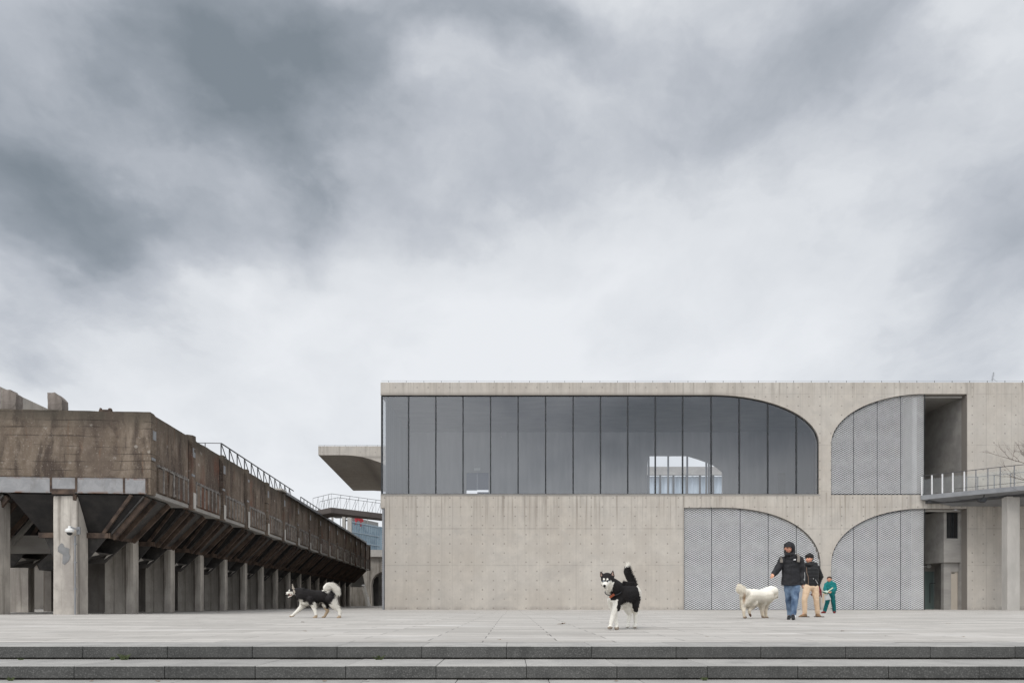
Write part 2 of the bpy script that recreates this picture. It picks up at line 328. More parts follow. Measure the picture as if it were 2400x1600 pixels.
# ------------------------------------------------------------------ object helpers
def tag(o, label=None, cat=None, group=None, kind=None):
    for k, v in (('label', label), ('category', cat), ('group', group), ('kind', kind)):
        if v: o[k] = v
    return o
def thing(name, loc, label, cat, group=None, rz=0):
    o = bpy.data.objects.new(name, None); COL.objects.link(o); o.location = loc; o.rotation_euler = (0, 0, rz); o.empty_display_size = .2
    return tag(o, label, cat, group)
class MB:
    def __init__(s): s.v = []; s.f = []; s.mi = []
    def add(s, vs, fs, mi=0):
        o = len(s.v); s.v += [Vector(q) for q in vs]; s.f += [tuple(i + o for i in f) for f in fs]; s.mi += [mi] * len(fs); return s
    def box(s, x0, x1, y0, y1, z0, z1, mi=0):
        return s.hexa([(x0, y0, z0), (x1, y0, z0), (x1, y1, z0), (x0, y1, z0)], [(x0, y0, z1), (x1, y0, z1), (x1, y1, z1), (x0, y1, z1)], mi)
    def hexa(s, a, b, mi=0):
        return s.add(list(a) + list(b), [(3, 2, 1, 0), (4, 5, 6, 7), (0, 1, 5, 4), (1, 2, 6, 5), (2, 3, 7, 6), (3, 0, 4, 7)], mi)
    def bar(s, p0, p1, w, h=None, up=(0, 0, 1), mi=0):
        p0 = Vector(p0); p1 = Vector(p1); d = (p1 - p0).normalized(); u = Vector(up)
        if abs(d.dot(u)) > .98: u = Vector((1, 0, 0))
        a = d.cross(u).normalized(); b_ = a.cross(d); h = h or w; a = a * w / 2; b_ = b_ * h / 2
        return s.hexa([p0 - a - b_, p0 + a - b_, p0 + a + b_, p0 - a + b_], [p1 - a - b_, p1 + a - b_, p1 + a + b_, p1 - a + b_], mi)
    def tube(s, pts, r, seg=6, mi=0):
        pts = [Vector(p) for p in pts]; n = len(pts); rs = r if isinstance(r, (list, tuple)) else [r] * n; vs = []; fs = []
        for i, p in enumerate(pts):
            d = (pts[min(i + 1, n - 1)] - pts[max(i - 1, 0)]).normalized(); u = Vector((0, 0, 1)) if abs(d.z) < .9 else Vector((1, 0, 0))
            a = d.cross(u).normalized(); b_ = a.cross(d)
            for k in range(seg):
                t_ = 2 * math.pi * k / seg; vs.append(p + (a * math.cos(t_) + b_ * math.sin(t_)) * rs[i])
        for i in range(n - 1):
            for k in range(seg):
                k2 = (k + 1) % seg; fs.append((i * seg + k, i * seg + k2, (i + 1) * seg + k2, (i + 1) * seg + k))
        fs.append(tuple(range(seg))[::-1]); fs.append(tuple((n - 1) * seg + k for k in range(seg)))
        return s.add(vs, fs, mi)
    def prism(s, poly, ext, mi=0):
        """poly: list of 3d points; ext: extrusion vector"""
        n = len(poly); e_ = Vector(ext); a = [Vector(p) for p in poly]; b_ = [p + e_ for p in a]
        return s.add(a + b_, [tuple(range(n))[::-1], tuple(range(n, 2 * n))] + [(i, (i + 1) % n, n + (i + 1) % n, n + i) for i in range(n)], mi)
    def ell(s, c, r, seg=12, rings=8, mi=0, rot=None):
        vs = []; fs = []; c = Vector(c); r = r if isinstance(r, (tuple, list)) else (r, r, r)
        for i in range(rings + 1):
            ph = math.pi * i / rings
            for k in range(seg):
                th = 2 * math.pi * k / seg; q = Vector((r[0] * math.sin(ph) * math.cos(th), r[1] * math.sin(ph) * math.sin(th), r[2] * math.cos(ph)))
                if rot: q = rot @ q
                vs.append(c + q)
        for i in range(rings):
            for k in range(seg): k2 = (k + 1) % seg; fs.append((i * seg + k, (i + 1) * seg + k, (i + 1) * seg + k2, i * seg + k2))
        return s.add(vs, fs, mi)
    def build(s, name, m, parent=None, world=False, smooth=False, kind=None, fix=True, bevel=0):
        me = bpy.data.meshes.new(name)
        off = parent.location if (world and parent) else Vector((0, 0, 0))
        me.from_pydata([tuple(q - off) for q in s.v], [], s.f)
        for mm in (m if isinstance(m, (list, tuple)) else [m]): me.materials.append(mm)
        for p, i in zip(me.polygons, s.mi): p.material_index = i
        if fix or bevel:
            bm = bmesh.new(); bm.from_mesh(me)
            if bevel:
                bmesh.ops.bevel(bm, geom=[e_ for e_ in bm.edges if len(e_.link_faces) == 2 and e_.calc_face_angle(0) > .6], offset=bevel, segments=1, affect='EDGES')
            bmesh.ops.recalc_face_normals(bm, faces=bm.faces); bm.to_mesh(me); bm.free()
        if smooth: me.shade_smooth()
        o = bpy.data.objects.new(name, me); COL.objects.link(o); o.parent = parent
        if kind: o['kind'] = kind
        return o
def copy_tree(o, parent=None):
    c = o.copy(); COL.objects.link(c); c.parent = parent
    for ch in list(o.children): copy_tree(ch, c)
    return c

def sheet(outer, holes, depth, name):
    """2D outline (x,z) with holes -> extruded plate mesh verts in (x, y, z) with y from 0 to depth; returns bmesh-ready MB"""
    cu = bpy.data.curves.new(name, 'CURVE'); cu.dimensions = '2D'; cu.fill_mode = 'BOTH'; cu.extrude = depth / 2
    for lp in [outer] + holes:
        sp = cu.splines.new('POLY'); sp.points.add(len(lp) - 1); sp.use_cyclic_u = True
        for p, q in zip(sp.points, lp): p.co = (q[0], q[1], 0, 1)
    o = bpy.data.objects.new(name, cu); COL.objects.link(o); dg = bpy.context.evaluated_depsgraph_get(); dg.update()
    me = bpy.data.meshes.new_from_object(o.evaluated_get(dg)); b = MB()
    b.add([(v.co.x, v.co.z + depth / 2, v.co.y) for v in me.vertices], [tuple(p.vertices) for p in me.polygons])
    bpy.data.objects.remove(o); bpy.data.meshes.remove(me); bpy.data.curves.remove(cu)
    return b

# ================================================================== ground
def gz(Y): # the plaza falls gently towards the buildings
    t = min(max((Y - 19) / 12.4, 0), 1); return -.09 * t * t * (3 - 2 * t)
b = MB(); ys = [6.885 + .0] + [8 + i for i in range(0, 26)] + [36, 40, 50, 70, 100]
xs = [-60, -40, -20, 0, 20, 40, 60]
vs = [(x_, y_, gz(y_)) for y_ in ys for x_ in xs]; n = len(xs)
b.add(vs, [(j * n + i, j * n + i + 1, (j + 1) * n + i + 1, (j + 1) * n + i) for j in range(len(ys) - 1) for i in range(n - 1)])
b.build('plaza_paving', M['plaza'], kind='structure', smooth=True)
b = MB(); b.add([(-900, -60, -.6), (900, -60, -.6), (900, 1500, -.6), (-900, 1500, -.6)], [(0, 1, 2, 3)])
b.build('ground', noisy('far_ground', (.10, .10, .09), (.16, .15, .14), .05, .9), kind='structure')
# steps: rows of granite blocks
def step_row(ztop, yf, yb, L, off, h, name, bm_gap=.014):
    b = MB(); k0 = int(-14 / L) - 1
    for k in range(k0, int(14 / L) + 1):
        x0 = off + k * L; g = random.uniform(.001, .0022); dz = random.uniform(-.0015, .0015); dy = random.uniform(-.003, .003)
        b.box(x0 + g, x0 + L - g, yf + dy, yb, ztop - h + bm_gap, ztop + dz)
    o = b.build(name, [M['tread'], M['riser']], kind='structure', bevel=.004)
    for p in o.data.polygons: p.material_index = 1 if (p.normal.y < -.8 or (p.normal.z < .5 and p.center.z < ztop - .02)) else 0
    c = MB(); c.box(-14.5, 14.5, yf + .035, yb - .01, ztop - h - .03, ztop - .02); c.build('step_bed', M['joint'], kind='structure')
    return o
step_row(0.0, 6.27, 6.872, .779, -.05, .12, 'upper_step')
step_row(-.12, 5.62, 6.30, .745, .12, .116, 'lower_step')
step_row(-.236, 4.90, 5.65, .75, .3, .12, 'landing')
b = MB(); b.box(-20, 20, 1.0, 4.92, -.5, -.36); b.build('lower_ground', M['plaza'], kind='structure')
b = MB(); b.box(-60, -14.4, 4.9, 6.87, -.5, -.01); b.box(14.4, 60, 4.9, 6.87, -.5, -.01); b.build('step_end', M['plaza'], kind='structure')

# ================================================================== museum
YM = 46.1; K = F / YM; GZ = -.09
def mx(px, Y=YM): return (px - 1200) / F * Y
def mz(py, Y=YM): return CH + (HY - py) / F * Y
museum = thing('museum_building', (mx(892), YM, GZ), 'long concrete museum block with a full-width upper window band and arched mesh bays', 'building')
def arc(cx, cz, a, h, n=2.0, q=1, steps=26, t0=0, t1=90):
    """superellipse quarter from the side (t=0) to the crown (t=90); q=+1 right side, -1 left side"""
    out_ = []
    for i in range(steps + 1):
        t_ = R(t0 + (t1 - t0) * i / steps); out_.append((cx + q * a * max(math.cos(t_), 0) ** (2 / n), cz - h * max(math.sin(t_), 0) ** (2 / n)))
    return out_
A_glass = arc(1668, 1040, 250, 113, 2.0, 1)          # px units: y downwards
A_ll = arc(1690, 1322, 233, 133, 2.15, 1)
A_ru = arc(2168, 1040, 220, 117, 2.0, -1)
A_rl = arc(2168, 1322, 220, 131, 2.1, -1)
def W(pts): return [(mx(p[0]), mz(p[1])) for p in pts]
outer = W([(892, 896), (2700, 896), (2700, 1436), (902, 1436), (902, 1190), (892, 1190), (892, 1159)] + [(1920, 1159)] + [(p[0] + 2, p[1] - 2) for p in A_glass] + [(892, 925.5)])
h1 = W([(1603, 1431), (1603, 1189)] + A_ll[::-1] + [(1923, 1431)])
h2 = W([(1948, 1159)] + A_ru + [(2266, 923), (2266, 1159)])
h3 = W([(1948, 1431)] + A_rl + [(2266, 1191), (2266, 1431)])
wall = sheet(outer, [h1, h2, h3], .55, 'wall')
for q in wall.v: q.y += YM
wall.build('wall', M['conc'], museum, world=True)
# window band: sill, head, mullions, panes
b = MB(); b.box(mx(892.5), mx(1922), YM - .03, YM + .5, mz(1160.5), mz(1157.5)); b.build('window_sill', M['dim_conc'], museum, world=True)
mull = [894.5, 957, 1021, 1085, 1149.7, 1214.4, 1279, 1343.7, 1408, 1472, 1536.8, 1601, 1668, 1734, 1801, 1868, 1918]
def gtop(px):
    if px <= 1668: return 927.
    t_ = min((px - 1668) / 250., 1); return 1040 - 113 * math.sqrt(max(0, 1 - t_ * t_))
YG = YM + .12
b = MB()
pts = [PX(894, 927, YM)] + [PX(p[0], p[1], YM) for p in A_glass[::-1]] + [PX(1918, 1157, YM)]
b.tube([Vector((p.x, YG, p.z)) for p in pts], .035, 5)
b.tube([Vector((mx(894), YG, mz(1156.6))), Vector((mx(1918), YG, mz(1156.6)))], .035, 5)
b.build('window_frame', M['frame'], museum, world=True)
for i in range(len(mull) - 1):
    a_, c_ = mull[i], mull[i + 1]
    top = [(a_ + (c_ - a_) * k / 6) for k in range(7)]
    poly = [Vector((mx(a_), YG, mz(1157)))] + [Vector((mx(c_), YG, mz(1157)))] + [Vector((mx(q), YG, mz(gtop(q)))) for q in top[::-1]]
    b = MB(); b.add(poly, [tuple(range(len(poly)))]); b.build('pane', M['glass'], museum, world=True, fix=False)
    if i < 16:
        wd = .085 if i else .12
        bb = MB(); bb.box(mx(a_) - wd / 2, mx(a_) + wd / 2, YG - .05, YG + .10, mz(1157), mz(gtop(a_) + 1)); bb.build('mullion', M['frame'], museum, world=True)
# corner glazing on the west side
b = MB(); b.add([(mx(893.5), YG + .1, mz(1157)), (mx(893.5), 56.2, mz(1157)), (mx(893.5), 56.2, mz(927)), (mx(893.5), YG + .1, mz(927))], [(0, 1, 2, 3)])
b.build('side_pane', M['glass'], museum, world=True, fix=False)
# slabs, gallery interior
XL, XR = mx(892), mx(2700)
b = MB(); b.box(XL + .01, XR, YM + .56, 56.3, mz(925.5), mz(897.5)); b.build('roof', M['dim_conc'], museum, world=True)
b = MB(); b.box(XL + .01, mx(2150), YM + .56, 56.3, mz(1188), mz(1159.5)); b.build('floor_slab', M['inner'], museum, world=True)
b = MB(); b.box(mx(902), mx(1603) , YM + .56, YM + .9, GZ - .1, mz(1190)); b.box(mx(902), mx(902) + .3, YM + .9, YM + 24, GZ - .1, mz(1190)); b.build('ground_wall', M['inner'], museum, world=True)
# gallery back wall with door and arched opening
YB = 56.0
def bx_(px): return (px - 1200) / F * YB
def bz_(py): return CH + (HY - py) / F * YB
oh = [(1516, 1180), (1516, 1120), (1517.5, 1090), (1519, 1067), (1612, 1067), (1635, 1074), (1657, 1081.5), (1672, 1088), (1684, 1096), (1694, 1104.5), (1694, 1180)]
dh = [(1093, 1180), (1093, 1107), (1145, 1107), (1145, 1180)]
back = sheet([(mx(892), mz(1159)), (mx(2150), mz(1159)), (mx(2150), mz(926)), (mx(892), mz(926))], [[(bx_(p[0]), max(bz_(p[1]), mz(1159) + .01)) for p in oh], [(bx_(p[0]), max(bz_(p[1]), mz(1159) + .01)) for p in dh]], .3, 'back')
for q in back.v: q.y += YB
back.build('gallery_wall', M['inner'], museum, world=True)
# leaning light cove on ceiling and small wall fixtures of the gallery
b = MB(); b.box(mx(2150), mx(2150) + .3, YM + .56, YB, mz(1159), mz(926)); b.build('gallery_end_wall', M['inner'], museum, world=True)
b = MB()
for px_ in (1521, 1567, 1612, 1657, 1663): b.box(bx_(px_) , bx_(px_ + 3.5), YB + .35, YB + .5, mz(1159), bz_(1066))
b.build('opening_mullion', M['steel_grey'], museum, world=True)
b = MB(); b.box(bx_(1092), bx_(1118), YB + .1, YB + .16, bz_(1148), bz_(1105)); b.box(bx_(1118.3), bx_(1146), YB + .1, YB + .16, bz_(1147), bz_(1105)); b.box(bx_(1118.5), bx_(1146), YB + .1, YB + .16, bz_(1156), bz_(1152))
dg_, t_, bs_ = mat('blue_grey_door', (.10, .12, .19), .5)
b.build('gallery_door', dg_, museum, world=True)
b = MB(); b.box(bx_(1111), bx_(1126), YB - .12, YB - .04, bz_(1102.5), bz_(1097)); b.build('exit_sign_plate', M['white'], museum, world=True)
b = MB()
for px_, py_ in ((935, 939), (1030, 940), (1122, 940), (1189, 941), (1303, 939), (1398, 940), (948, 990), (1034, 990.5), (1122, 990), (1285, 990), (1370, 991), (1458, 992), (1176, 1024)):
    b = MB(); b.ell(PX(px_, py_, YB - .2), .09, 8, 6); b.build('wall_spotlight', M['white'], museum, world=True)
b = MB()
for a_, c_, yy in ((945, 1200, 963.5), (1250, 1500, 964), (1300, 1400, 936.5)): b.bar(PX(a_, yy, YB - .3), PX(c_, yy, YB - .3), .04)
b.build('lighting_track', M['alu'], museum, world=True)
b = MB(); b.box(bx_(1824), bx_(1840), YB - .06, YB - .01, mz(1159), bz_(1108)); b.build('service_door', M['dim_conc'], museum, world=True)

# expanded metal mesh bays
def mesh_bay(x0, x1, topf, ybot, seams, name_side, cell=.262, rp=.0706):
    edges = [x0] + seams + [x1]; Xa, Xb = mx(x0), mx(x1); hw = cell / 2; zb = mz(ybot)
    for s_i in range(len(edges) - 1):
        ea, eb = mx(edges[s_i]) + .02, mx(edges[s_i + 1]) - .02
        bm_ = MB(); r = 0
        zmax = max(mz(topf(edges[s_i])), mz(topf(edges[s_i + 1])), mz(topf((edges[s_i] + edges[s_i + 1]) / 2)))
        nh = int((eb - ea) / hw) + 2; k0 = int(ea / hw) - 1
        while zb + r * rp < zmax + .05:
            zc = zb + .03 + r * rp
            for k in range(k0, k0 + nh + 2):
                xa, xb = k * hw, (k + 1) * hw
                sa = 1 if (k + r) % 2 == 0 else -1
                za, zb2 = zc + sa * .0165, zc - sa * .0165
                if xb <= ea or xa >= eb: continue
                if xa < ea: za = za + (zb2 - za) * (ea - xa) / hw; xa = ea
                if xb > eb: zb2 = zb2 + (za - zb2) * (xb - eb) / (xb - xa); xb = eb
                lim = min(mz(topf(1200 + xa * K)), mz(topf(1200 + xb * K)))
                if zc + .02 > lim: continue
                h_ = .0195
                bm_.add([(xa, YM + .10, za - h_), (xb, YM + .10, zb2 - h_), (xb, YM + .135, zb2 + h_), (xa, YM + .135, za + h_)], [(0, 1, 2, 3)])
            r += 1
        bm_.build('mesh_panel', M['alu'], museum, world=True, fix=False)
        if s_i:
            xx = mx(edges[s_i]); q = MB(); q.box(xx - .05, xx + .05, YM + .165, YM + .24, zb, mz(topf(edges[s_i])) + .02)
            for dx in (-.28, .28): q.box(xx + dx - .02, xx + dx + .02, YM + .4, YM + .46, zb, mz(topf(edges[s_i])) - .1)
            q.build('mesh_post', M['frame'], museum, world=True)
def ft(A, x0, flat):
    def f(px):
        if px <= min(A[0][0], A[-1][0]) and flat == 'L': return A[-1][1]
        pts_ = sorted(A)
        for p, q in zip(pts_, pts_[1:]):
            if p[0] <= px <= q[0]: return p[1] + (q[1] - p[1]) * (px - p[0]) / max(q[0] - p[0], 1e-6)
        return pts_[-1][1] if px > pts_[-1][0] else pts_[0][1]
    return f
mesh_bay(1603, 1923, ft(A_ll, 0, 'L'), 1427, [1669, 1736, 1802, 1868], 'll')
mesh_bay(1948, 2168, ft(A_ru, 0, 'R'), 1158.5, [2002.6, 2058, 2113], 'ru')
mesh_bay(1948, 2168, ft(A_rl, 0, 'R'), 1427, [2002.6, 2058, 2113], 'rl')
for pts_ in ([(1603, 1428), (1603, 1189)] + A_ll[::-1] + [(1923, 1428), (1603, 1428)], [(1948, 1158)] + A_ru + [(2168, 1158), (1948, 1158)], [(1948, 1428)] + A_rl + [(2168, 1428), (1948, 1428)]):
    b = MB(); b.tube([Vector((mx(p[0]), YM + .04, mz(p[1]))) for p in pts_], .03, 5); b.build('mesh_frame', M['frame'], museum, world=True)
# dark sheets behind the mesh, the room shade put into their colour
for x0, x1, y0, y1 in ((1585, 1930, 1431, 1185),):
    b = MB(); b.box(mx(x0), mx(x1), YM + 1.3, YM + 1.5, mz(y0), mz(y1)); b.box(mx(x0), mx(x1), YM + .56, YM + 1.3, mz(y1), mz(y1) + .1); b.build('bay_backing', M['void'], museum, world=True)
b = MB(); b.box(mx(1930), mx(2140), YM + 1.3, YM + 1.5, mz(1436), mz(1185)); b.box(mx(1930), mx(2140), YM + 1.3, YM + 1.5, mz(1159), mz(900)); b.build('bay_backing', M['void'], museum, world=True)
# stair recess: upper
XW = mx(2266)
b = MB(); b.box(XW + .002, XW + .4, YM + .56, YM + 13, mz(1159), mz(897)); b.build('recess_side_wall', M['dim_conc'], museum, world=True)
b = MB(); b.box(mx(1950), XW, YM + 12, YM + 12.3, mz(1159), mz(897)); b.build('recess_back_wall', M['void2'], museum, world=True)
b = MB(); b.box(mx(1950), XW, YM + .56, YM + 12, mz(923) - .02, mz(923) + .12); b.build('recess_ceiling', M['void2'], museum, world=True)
b = MB(); b.box(mx(2168), mx(2262), YM + .3, YM + .42, mz(929), mz(925)); b.build('roller_housing', M['dim_conc'], museum, world=True); b = MB(); b.box(mx(2168), mx(2258), YM + .3, YM + .42, mz(1197), mz(1193)); b.build('roller_housing', M['dim_conc'], museum, world=True)
b = MB(); b.box(mx(2140), XW, YM + .56, YM + 12, mz(1188), mz(1160)); b.build('floor_slab', M['dim_conc'], museum, world=True)
# lower recess
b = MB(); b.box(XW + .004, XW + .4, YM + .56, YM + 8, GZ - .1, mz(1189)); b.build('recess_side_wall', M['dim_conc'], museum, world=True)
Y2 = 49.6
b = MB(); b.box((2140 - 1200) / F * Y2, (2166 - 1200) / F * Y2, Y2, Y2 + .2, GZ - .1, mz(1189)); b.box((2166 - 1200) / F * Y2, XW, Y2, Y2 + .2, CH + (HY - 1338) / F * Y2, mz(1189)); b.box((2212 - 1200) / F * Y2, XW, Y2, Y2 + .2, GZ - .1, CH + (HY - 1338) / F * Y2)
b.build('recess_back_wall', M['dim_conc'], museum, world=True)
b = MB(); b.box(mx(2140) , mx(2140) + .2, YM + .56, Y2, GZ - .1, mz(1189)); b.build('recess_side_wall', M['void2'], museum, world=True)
Y3 = 46.75
def x3(px): return (px - 1200) / F * Y3
def z3(py): return CH + (HY - py) / F * Y3
bw = sheet([(x3(2212), z3(1196)), (XW, z3(1196)), (XW, z3(1317)), (x3(2212), z3(1317))], [[(x3(2218.5), z3(1200)), (x3(2246), z3(1200)), (x3(2246), z3(1261)), (x3(2218.5), z3(1261))]], .25, 'box')
for q in bw.v: q.y += Y3
bw.box(x3(2212), x3(2212) + .2, Y3 + .25, Y2, z3(1317), z3(1196)); bw.box(x3(2212) + .2, XW, Y3 + .25, Y2, z3(1317), z3(1315))
bw.build('bay_box', M['dim_conc'], museum, world=True)
b = MB(); b.box(x3(2218.5), x3(2246), Y3 + .14, Y3 + .16, z3(1261), z3(1200)); wn = b.build('window', noisy('dark_pane', (.02, .02, .02), (.03, .03, .03), 1, .2), museum, world=True)
b = MB()
for px_ in (2219, 2233, 2236.5, 2245.5): b.box(x3(px_ - .8), x3(px_ + .8), Y3 + .08, Y3 + .13, z3(1261), z3(1200))
b.box(x3(2218.5), x3(2246), Y3 + .07, Y3 + .135, z3(1201.5), z3(1200)); b.box(x3(2218.5), x3(2246), Y3 + .07, Y3 + .135, z3(1261), z3(1259.5)); b.build('window_frame', M['frame'], museum, world=True)
Y4 = 46.98
b = MB(); b.box((2212 - 1200) / F * Y4, (2229 - 1200) / F * Y4, Y4, Y4 + .3, GZ, z3(1317)); b.box((2229 - 1200) / F * Y4, XW, Y4, Y4 + .3, mz(1338), z3(1317)); b.build('door_wall', M['dim_conc'], museum, world=True)
b = MB(); b.box((2230 - 1200) / F * Y4, XW - .02, Y4 + .05, Y4 + .1, GZ, mz(1338)); dr = b.build('door', noisy('cream_door', (.42, .37, .31), (.46, .41, .35), 1, .6), museum, world=True)
b = MB(); b.box((2247 - 1200) / F * Y4, (2248 - 1200) / F * Y4, Y4 - .03, Y4 + .05, 1.0, 1.2); b.box((2231 - 1200) / F * Y4, (2238 - 1200) / F * Y4, Y4 - .0, Y4 + .05, mz(1341), mz(1340)); h_ = b.build('door_closer', M['frame'], museum, world=True)
tl, tt, tb = mat('teal_glass', (.17, .22, .21), .25, 0, .6)
for a_, c_ in ((2167, 2189), (2190, 2211.5)):
    b = MB(); b.box((a_ - 1200) / F * Y2, (c_ - 1200) / F * Y2, Y2 + .05, Y2 + .08, GZ, CH + (HY - 1338) / F * Y2); d_ = b.build('glass_door', tl, museum, world=True)
b = MB()
for px_ in (2179.5, 2193.5): b.tube([PX(px_, 1412, Y2 - .05), PX(px_, 1366, Y2 - .05)], .02, 6)
b.tube([PX(2179.5, 1366, Y2 - .05), PX(2193.5, 1366, Y2 - .05)], .02, 6); b.build('door_handle', M['frame'], museum, world=True)
# left steel return and side mesh edge
b = MB(); b.box(mx(895.5), mx(900.5), YM + .05, YM + .5, GZ, mz(1191.5)); b.build('corner_trim', M['steel_grey'], museum, world=True)
b = MB()
for k in range(55):
    z_ = GZ + .05 + k * .125; b.box(mx(893.3), mx(895.4), YM + .3, YM + .34, z_, z_ + .06)
b.build('side_mesh', M['alu'], museum, world=True)
# lightning wire along the roof
b = MB(); b.tube([PX(894, 892, YM + .15), PX(1300, 893.2, YM + .15), PX(1900, 893, YM + .15), PX(2500, 893, YM + .15)], .008, 4); b.build('roof_wire', M['steel_grey'], museum, world=True)
first = None
for k in range(37):
    px_ = 910 + 41.4 * k
    if first is None:
        q = MB(); q.box(-.012, .012, -.012, .012, 0, .17); first = q.build('wire_post', M['darksteel'], museum); o = first
    else: o = first.copy(); COL.objects.link(o); o.parent = museum
    o.location = Vector((mx(px_), YM + .15, mz(896.2))) - museum.location
b = MB(); b.box(mx(1590), mx(1632), YM + .3, YM + 1.2, mz(896.5), mz(892.6)); b.build('roof_hatch', M['steel_grey'], museum, world=True)
b = MB(); q = PX(2325, 895, YM + .4); b.tube([q, q + Vector((.12, 0, .68))], .012, 4)
for k in range(6): b.bar(q + Vector((.02 * k - .08, 0, .14 + .09 * k)), q + Vector((.02 * k + .10, 0, .13 + .09 * k)), .012)
b.tube([q + Vector((.04, 0, .25)), q + Vector((.35, 0, .02))], .008, 4); b.build('antenna', M['darksteel'], museum, world=True)

# neighbouring wing seen through the gallery opening
YW = 92.0
wing = thing('gallery_wing', (PX(1600, 1411, YW).x, YW, GZ), 'grey concrete rear wing with curtained windows, seen through the arched opening in the upper gallery', 'building')
b = MB(); z0_, z1_ = PX(0, 1112, YW).z, PX(0, 1093, YW).z; b.box(PX(1470, 0, YW).x, PX(1760, 0, YW).x, YW, YW + .6, z0_, z1_); b.build('fascia', M['dim_conc'], wing, world=True)
b = MB(); b.box(PX(1470, 0, YW).x, PX(1760, 0, YW).x, YW + .5, YW + 8, GZ, PX(0, 1160, YW).z); b.build('wall', M['dim_conc'], wing, world=True)
b = MB(); n_ = 90; xa = PX(1475, 0, YW).x; xb = PX(1755, 0, YW).x
vs = []; fs = []
for i in range(n_ + 1):
    xx = xa + (xb - xa) * i / n_; yy = YW + .9 + .16 * math.sin(i * 1.9) + .08 * math.sin(i * 5.1); vs += [(xx, yy, PX(0, 1161, YW).z), (xx, yy, z0_ - .05)]
b.add(vs, [(2 * i, 2 * i + 2, 2 * i + 3, 2 * i + 1) for i in range(n_)]); b.build('curtain', noisy('pale_curtain', (.36, .44, .52), (.5, .58, .66), .6, .9, stretch=(3, 1, .1)), wing, world=True, fix=False, smooth=True)
b = MB()
for i in range(9):
    xx = xa + (xb - xa) * (i + .3) / 9; b.box(xx, xx + .25, YW + .3, YW + .45, PX(0, 1161, YW).z, z0_)
b.build('mullion', M['frame'], wing, world=True)

# ================================================================== umbrella vault, footbridge and far buildings
SK = -.0719
va = thing('vaulted_roof', (PX(820, 1411, 66).x, 66, GZ), 'cantilevered concrete roof vault with a curved soffit jutting out left of the museum', 'building')
prof = [(746, 1045), (1010, 1045), (1010, 1430), (958, 1430), (956, 1190), (948, 1150), (934, 1118), (915, 1097), (893, 1084), (872, 1076.5), (850, 1070.5), (828, 1067.2), (808, 1066), (746, 1066)]
b = MB(); b.prism([PX(p[0], p[1], 66) for p in prof], (SK * 21, 21, 0)); b.build('vault', M['conc'], va, world=True)
b = MB(); b.tube([PX(746, 1043, 66.3), PX(1000, 1043, 66.3)], .01, 4)
for k in range(8): b.bar(PX(760 + 25 * k, 1045, 66.3), PX(760 + 25 * k, 1042.5, 66.3), .02)
b.build('roof_wire', M['darksteel'], va, world=True)

br = thing('footbridge', (PX(776, 1411, 55.6).x, 55.6, GZ), 'thin steel footbridge with a lattice railing running from the old bunker to behind the museum', 'bridge')
def bridge_path(off):  # plan centreline points of the front edge, shifted back by off
    return [Vector((PX(733, 0, 58.0).x, 58.0 + off, 0)), Vector((PX(776, 0, 55.6).x, 55.6 + off, 0)), Vector((PX(900, 0, 59.6).x, 59.6 + off, 0)), Vector((PX(960, 0, 61.5).x, 61.5 + off, 0))]
zt, zb_ = 8.14, 7.70
pf, pb = bridge_path(0), bridge_path(2.2)
b = MB()
for i in range(3):
    b.hexa([pf[i] + Vector((0, 0, zb_)), pf[i + 1] + Vector((0, 0, zb_)), pb[i + 1] + Vector((0, 0, zb_)), pb[i] + Vector((0, 0, zb_))], [pf[i] + Vector((0, 0, zt)), pf[i + 1] + Vector((0, 0, zt)), pb[i + 1] + Vector((0, 0, zt)), pb[i] + Vector((0, 0, zt))])
b.build('deck', noisy('bridge_fascia', (.115, .098, .09), (.14, .12, .11), 1, .7), br, world=True)
for off in (.08, 2.1):
    b = MB(); pp = bridge_path(off); top = zt + 1.12
    for i in range(3):
        b.tube([pp[i] + Vector((0, 0, top)), pp[i + 1] + Vector((0, 0, top))], .018, 4)
        L = (pp[i + 1] - pp[i]).length; m_ = int(L / .42)
        for k in range(m_):
            q0 = pp[i].lerp(pp[i + 1], k / m_); q1 = pp[i].lerp(pp[i + 1], min(1, (k + (1.1 if k % 2 else .0)) / m_))
            b.bar(q0 + Vector((0, 0, zt)), q1 + Vector((0, 0, top)), .016)
    b.build('railing', M['darksteel'], br, world=True)

ot = thing('office_tower', (PX(855, 1411, 240).x, 240, GZ), 'distant blue glass office tower carrying a red rooftop sign', 'building')
A0, A1 = PX(815, 1218, 232), PX(889, 1232, 252)
htop = A0.z
def tw(s_, z_, o_=0): q = A0.lerp(A1, s_); return Vector((q.x + o_ * .26, q.y - o_, z_))
m_, t, bs = mat('tower_glass', rough=.25, spec=.5)
tcx = t.new('ShaderNodeTexCoord'); P_ = tcx.outputs['Object']
nn = t.noise(t.stretch(P_, .5, .5, .8), .35, 4, .6); vv = t.new('ShaderNodeTexVoronoi'); t.put(vv.inputs['Vector'], t.stretch(P_, .55, .55, .45)); vv.inputs['Scale'].default_value = .5
cc = t.mix(t.ramp(nn, .35, .65), (.13, .20, .26), (.24, .33, .39)); cc = t.mix(t.ramp(t.sep(vv.outputs['Color'])[0], .5, 1., 0, .5), cc, (.34, .44, .50)); t.put(bs.inputs['Base Color'], cc)
b = MB(); b.hexa([tw(0, GZ), tw(1, GZ), tw(1, GZ) + Vector((12, 22, 0)), tw(0, GZ) + Vector((4, 30, 0))], [tw(0, htop), tw(1, htop), tw(1, htop) + Vector((12, 22, 0)), tw(0, htop) + Vector((4, 30, 0))]); b.build('glazed_wall', m_, ot, world=True)
b = MB()
for k in range(9):
    z_ = htop - .35 - k * 3.4; b.bar(tw(0, z_, .15), tw(1, z_, .15), .3, .35)
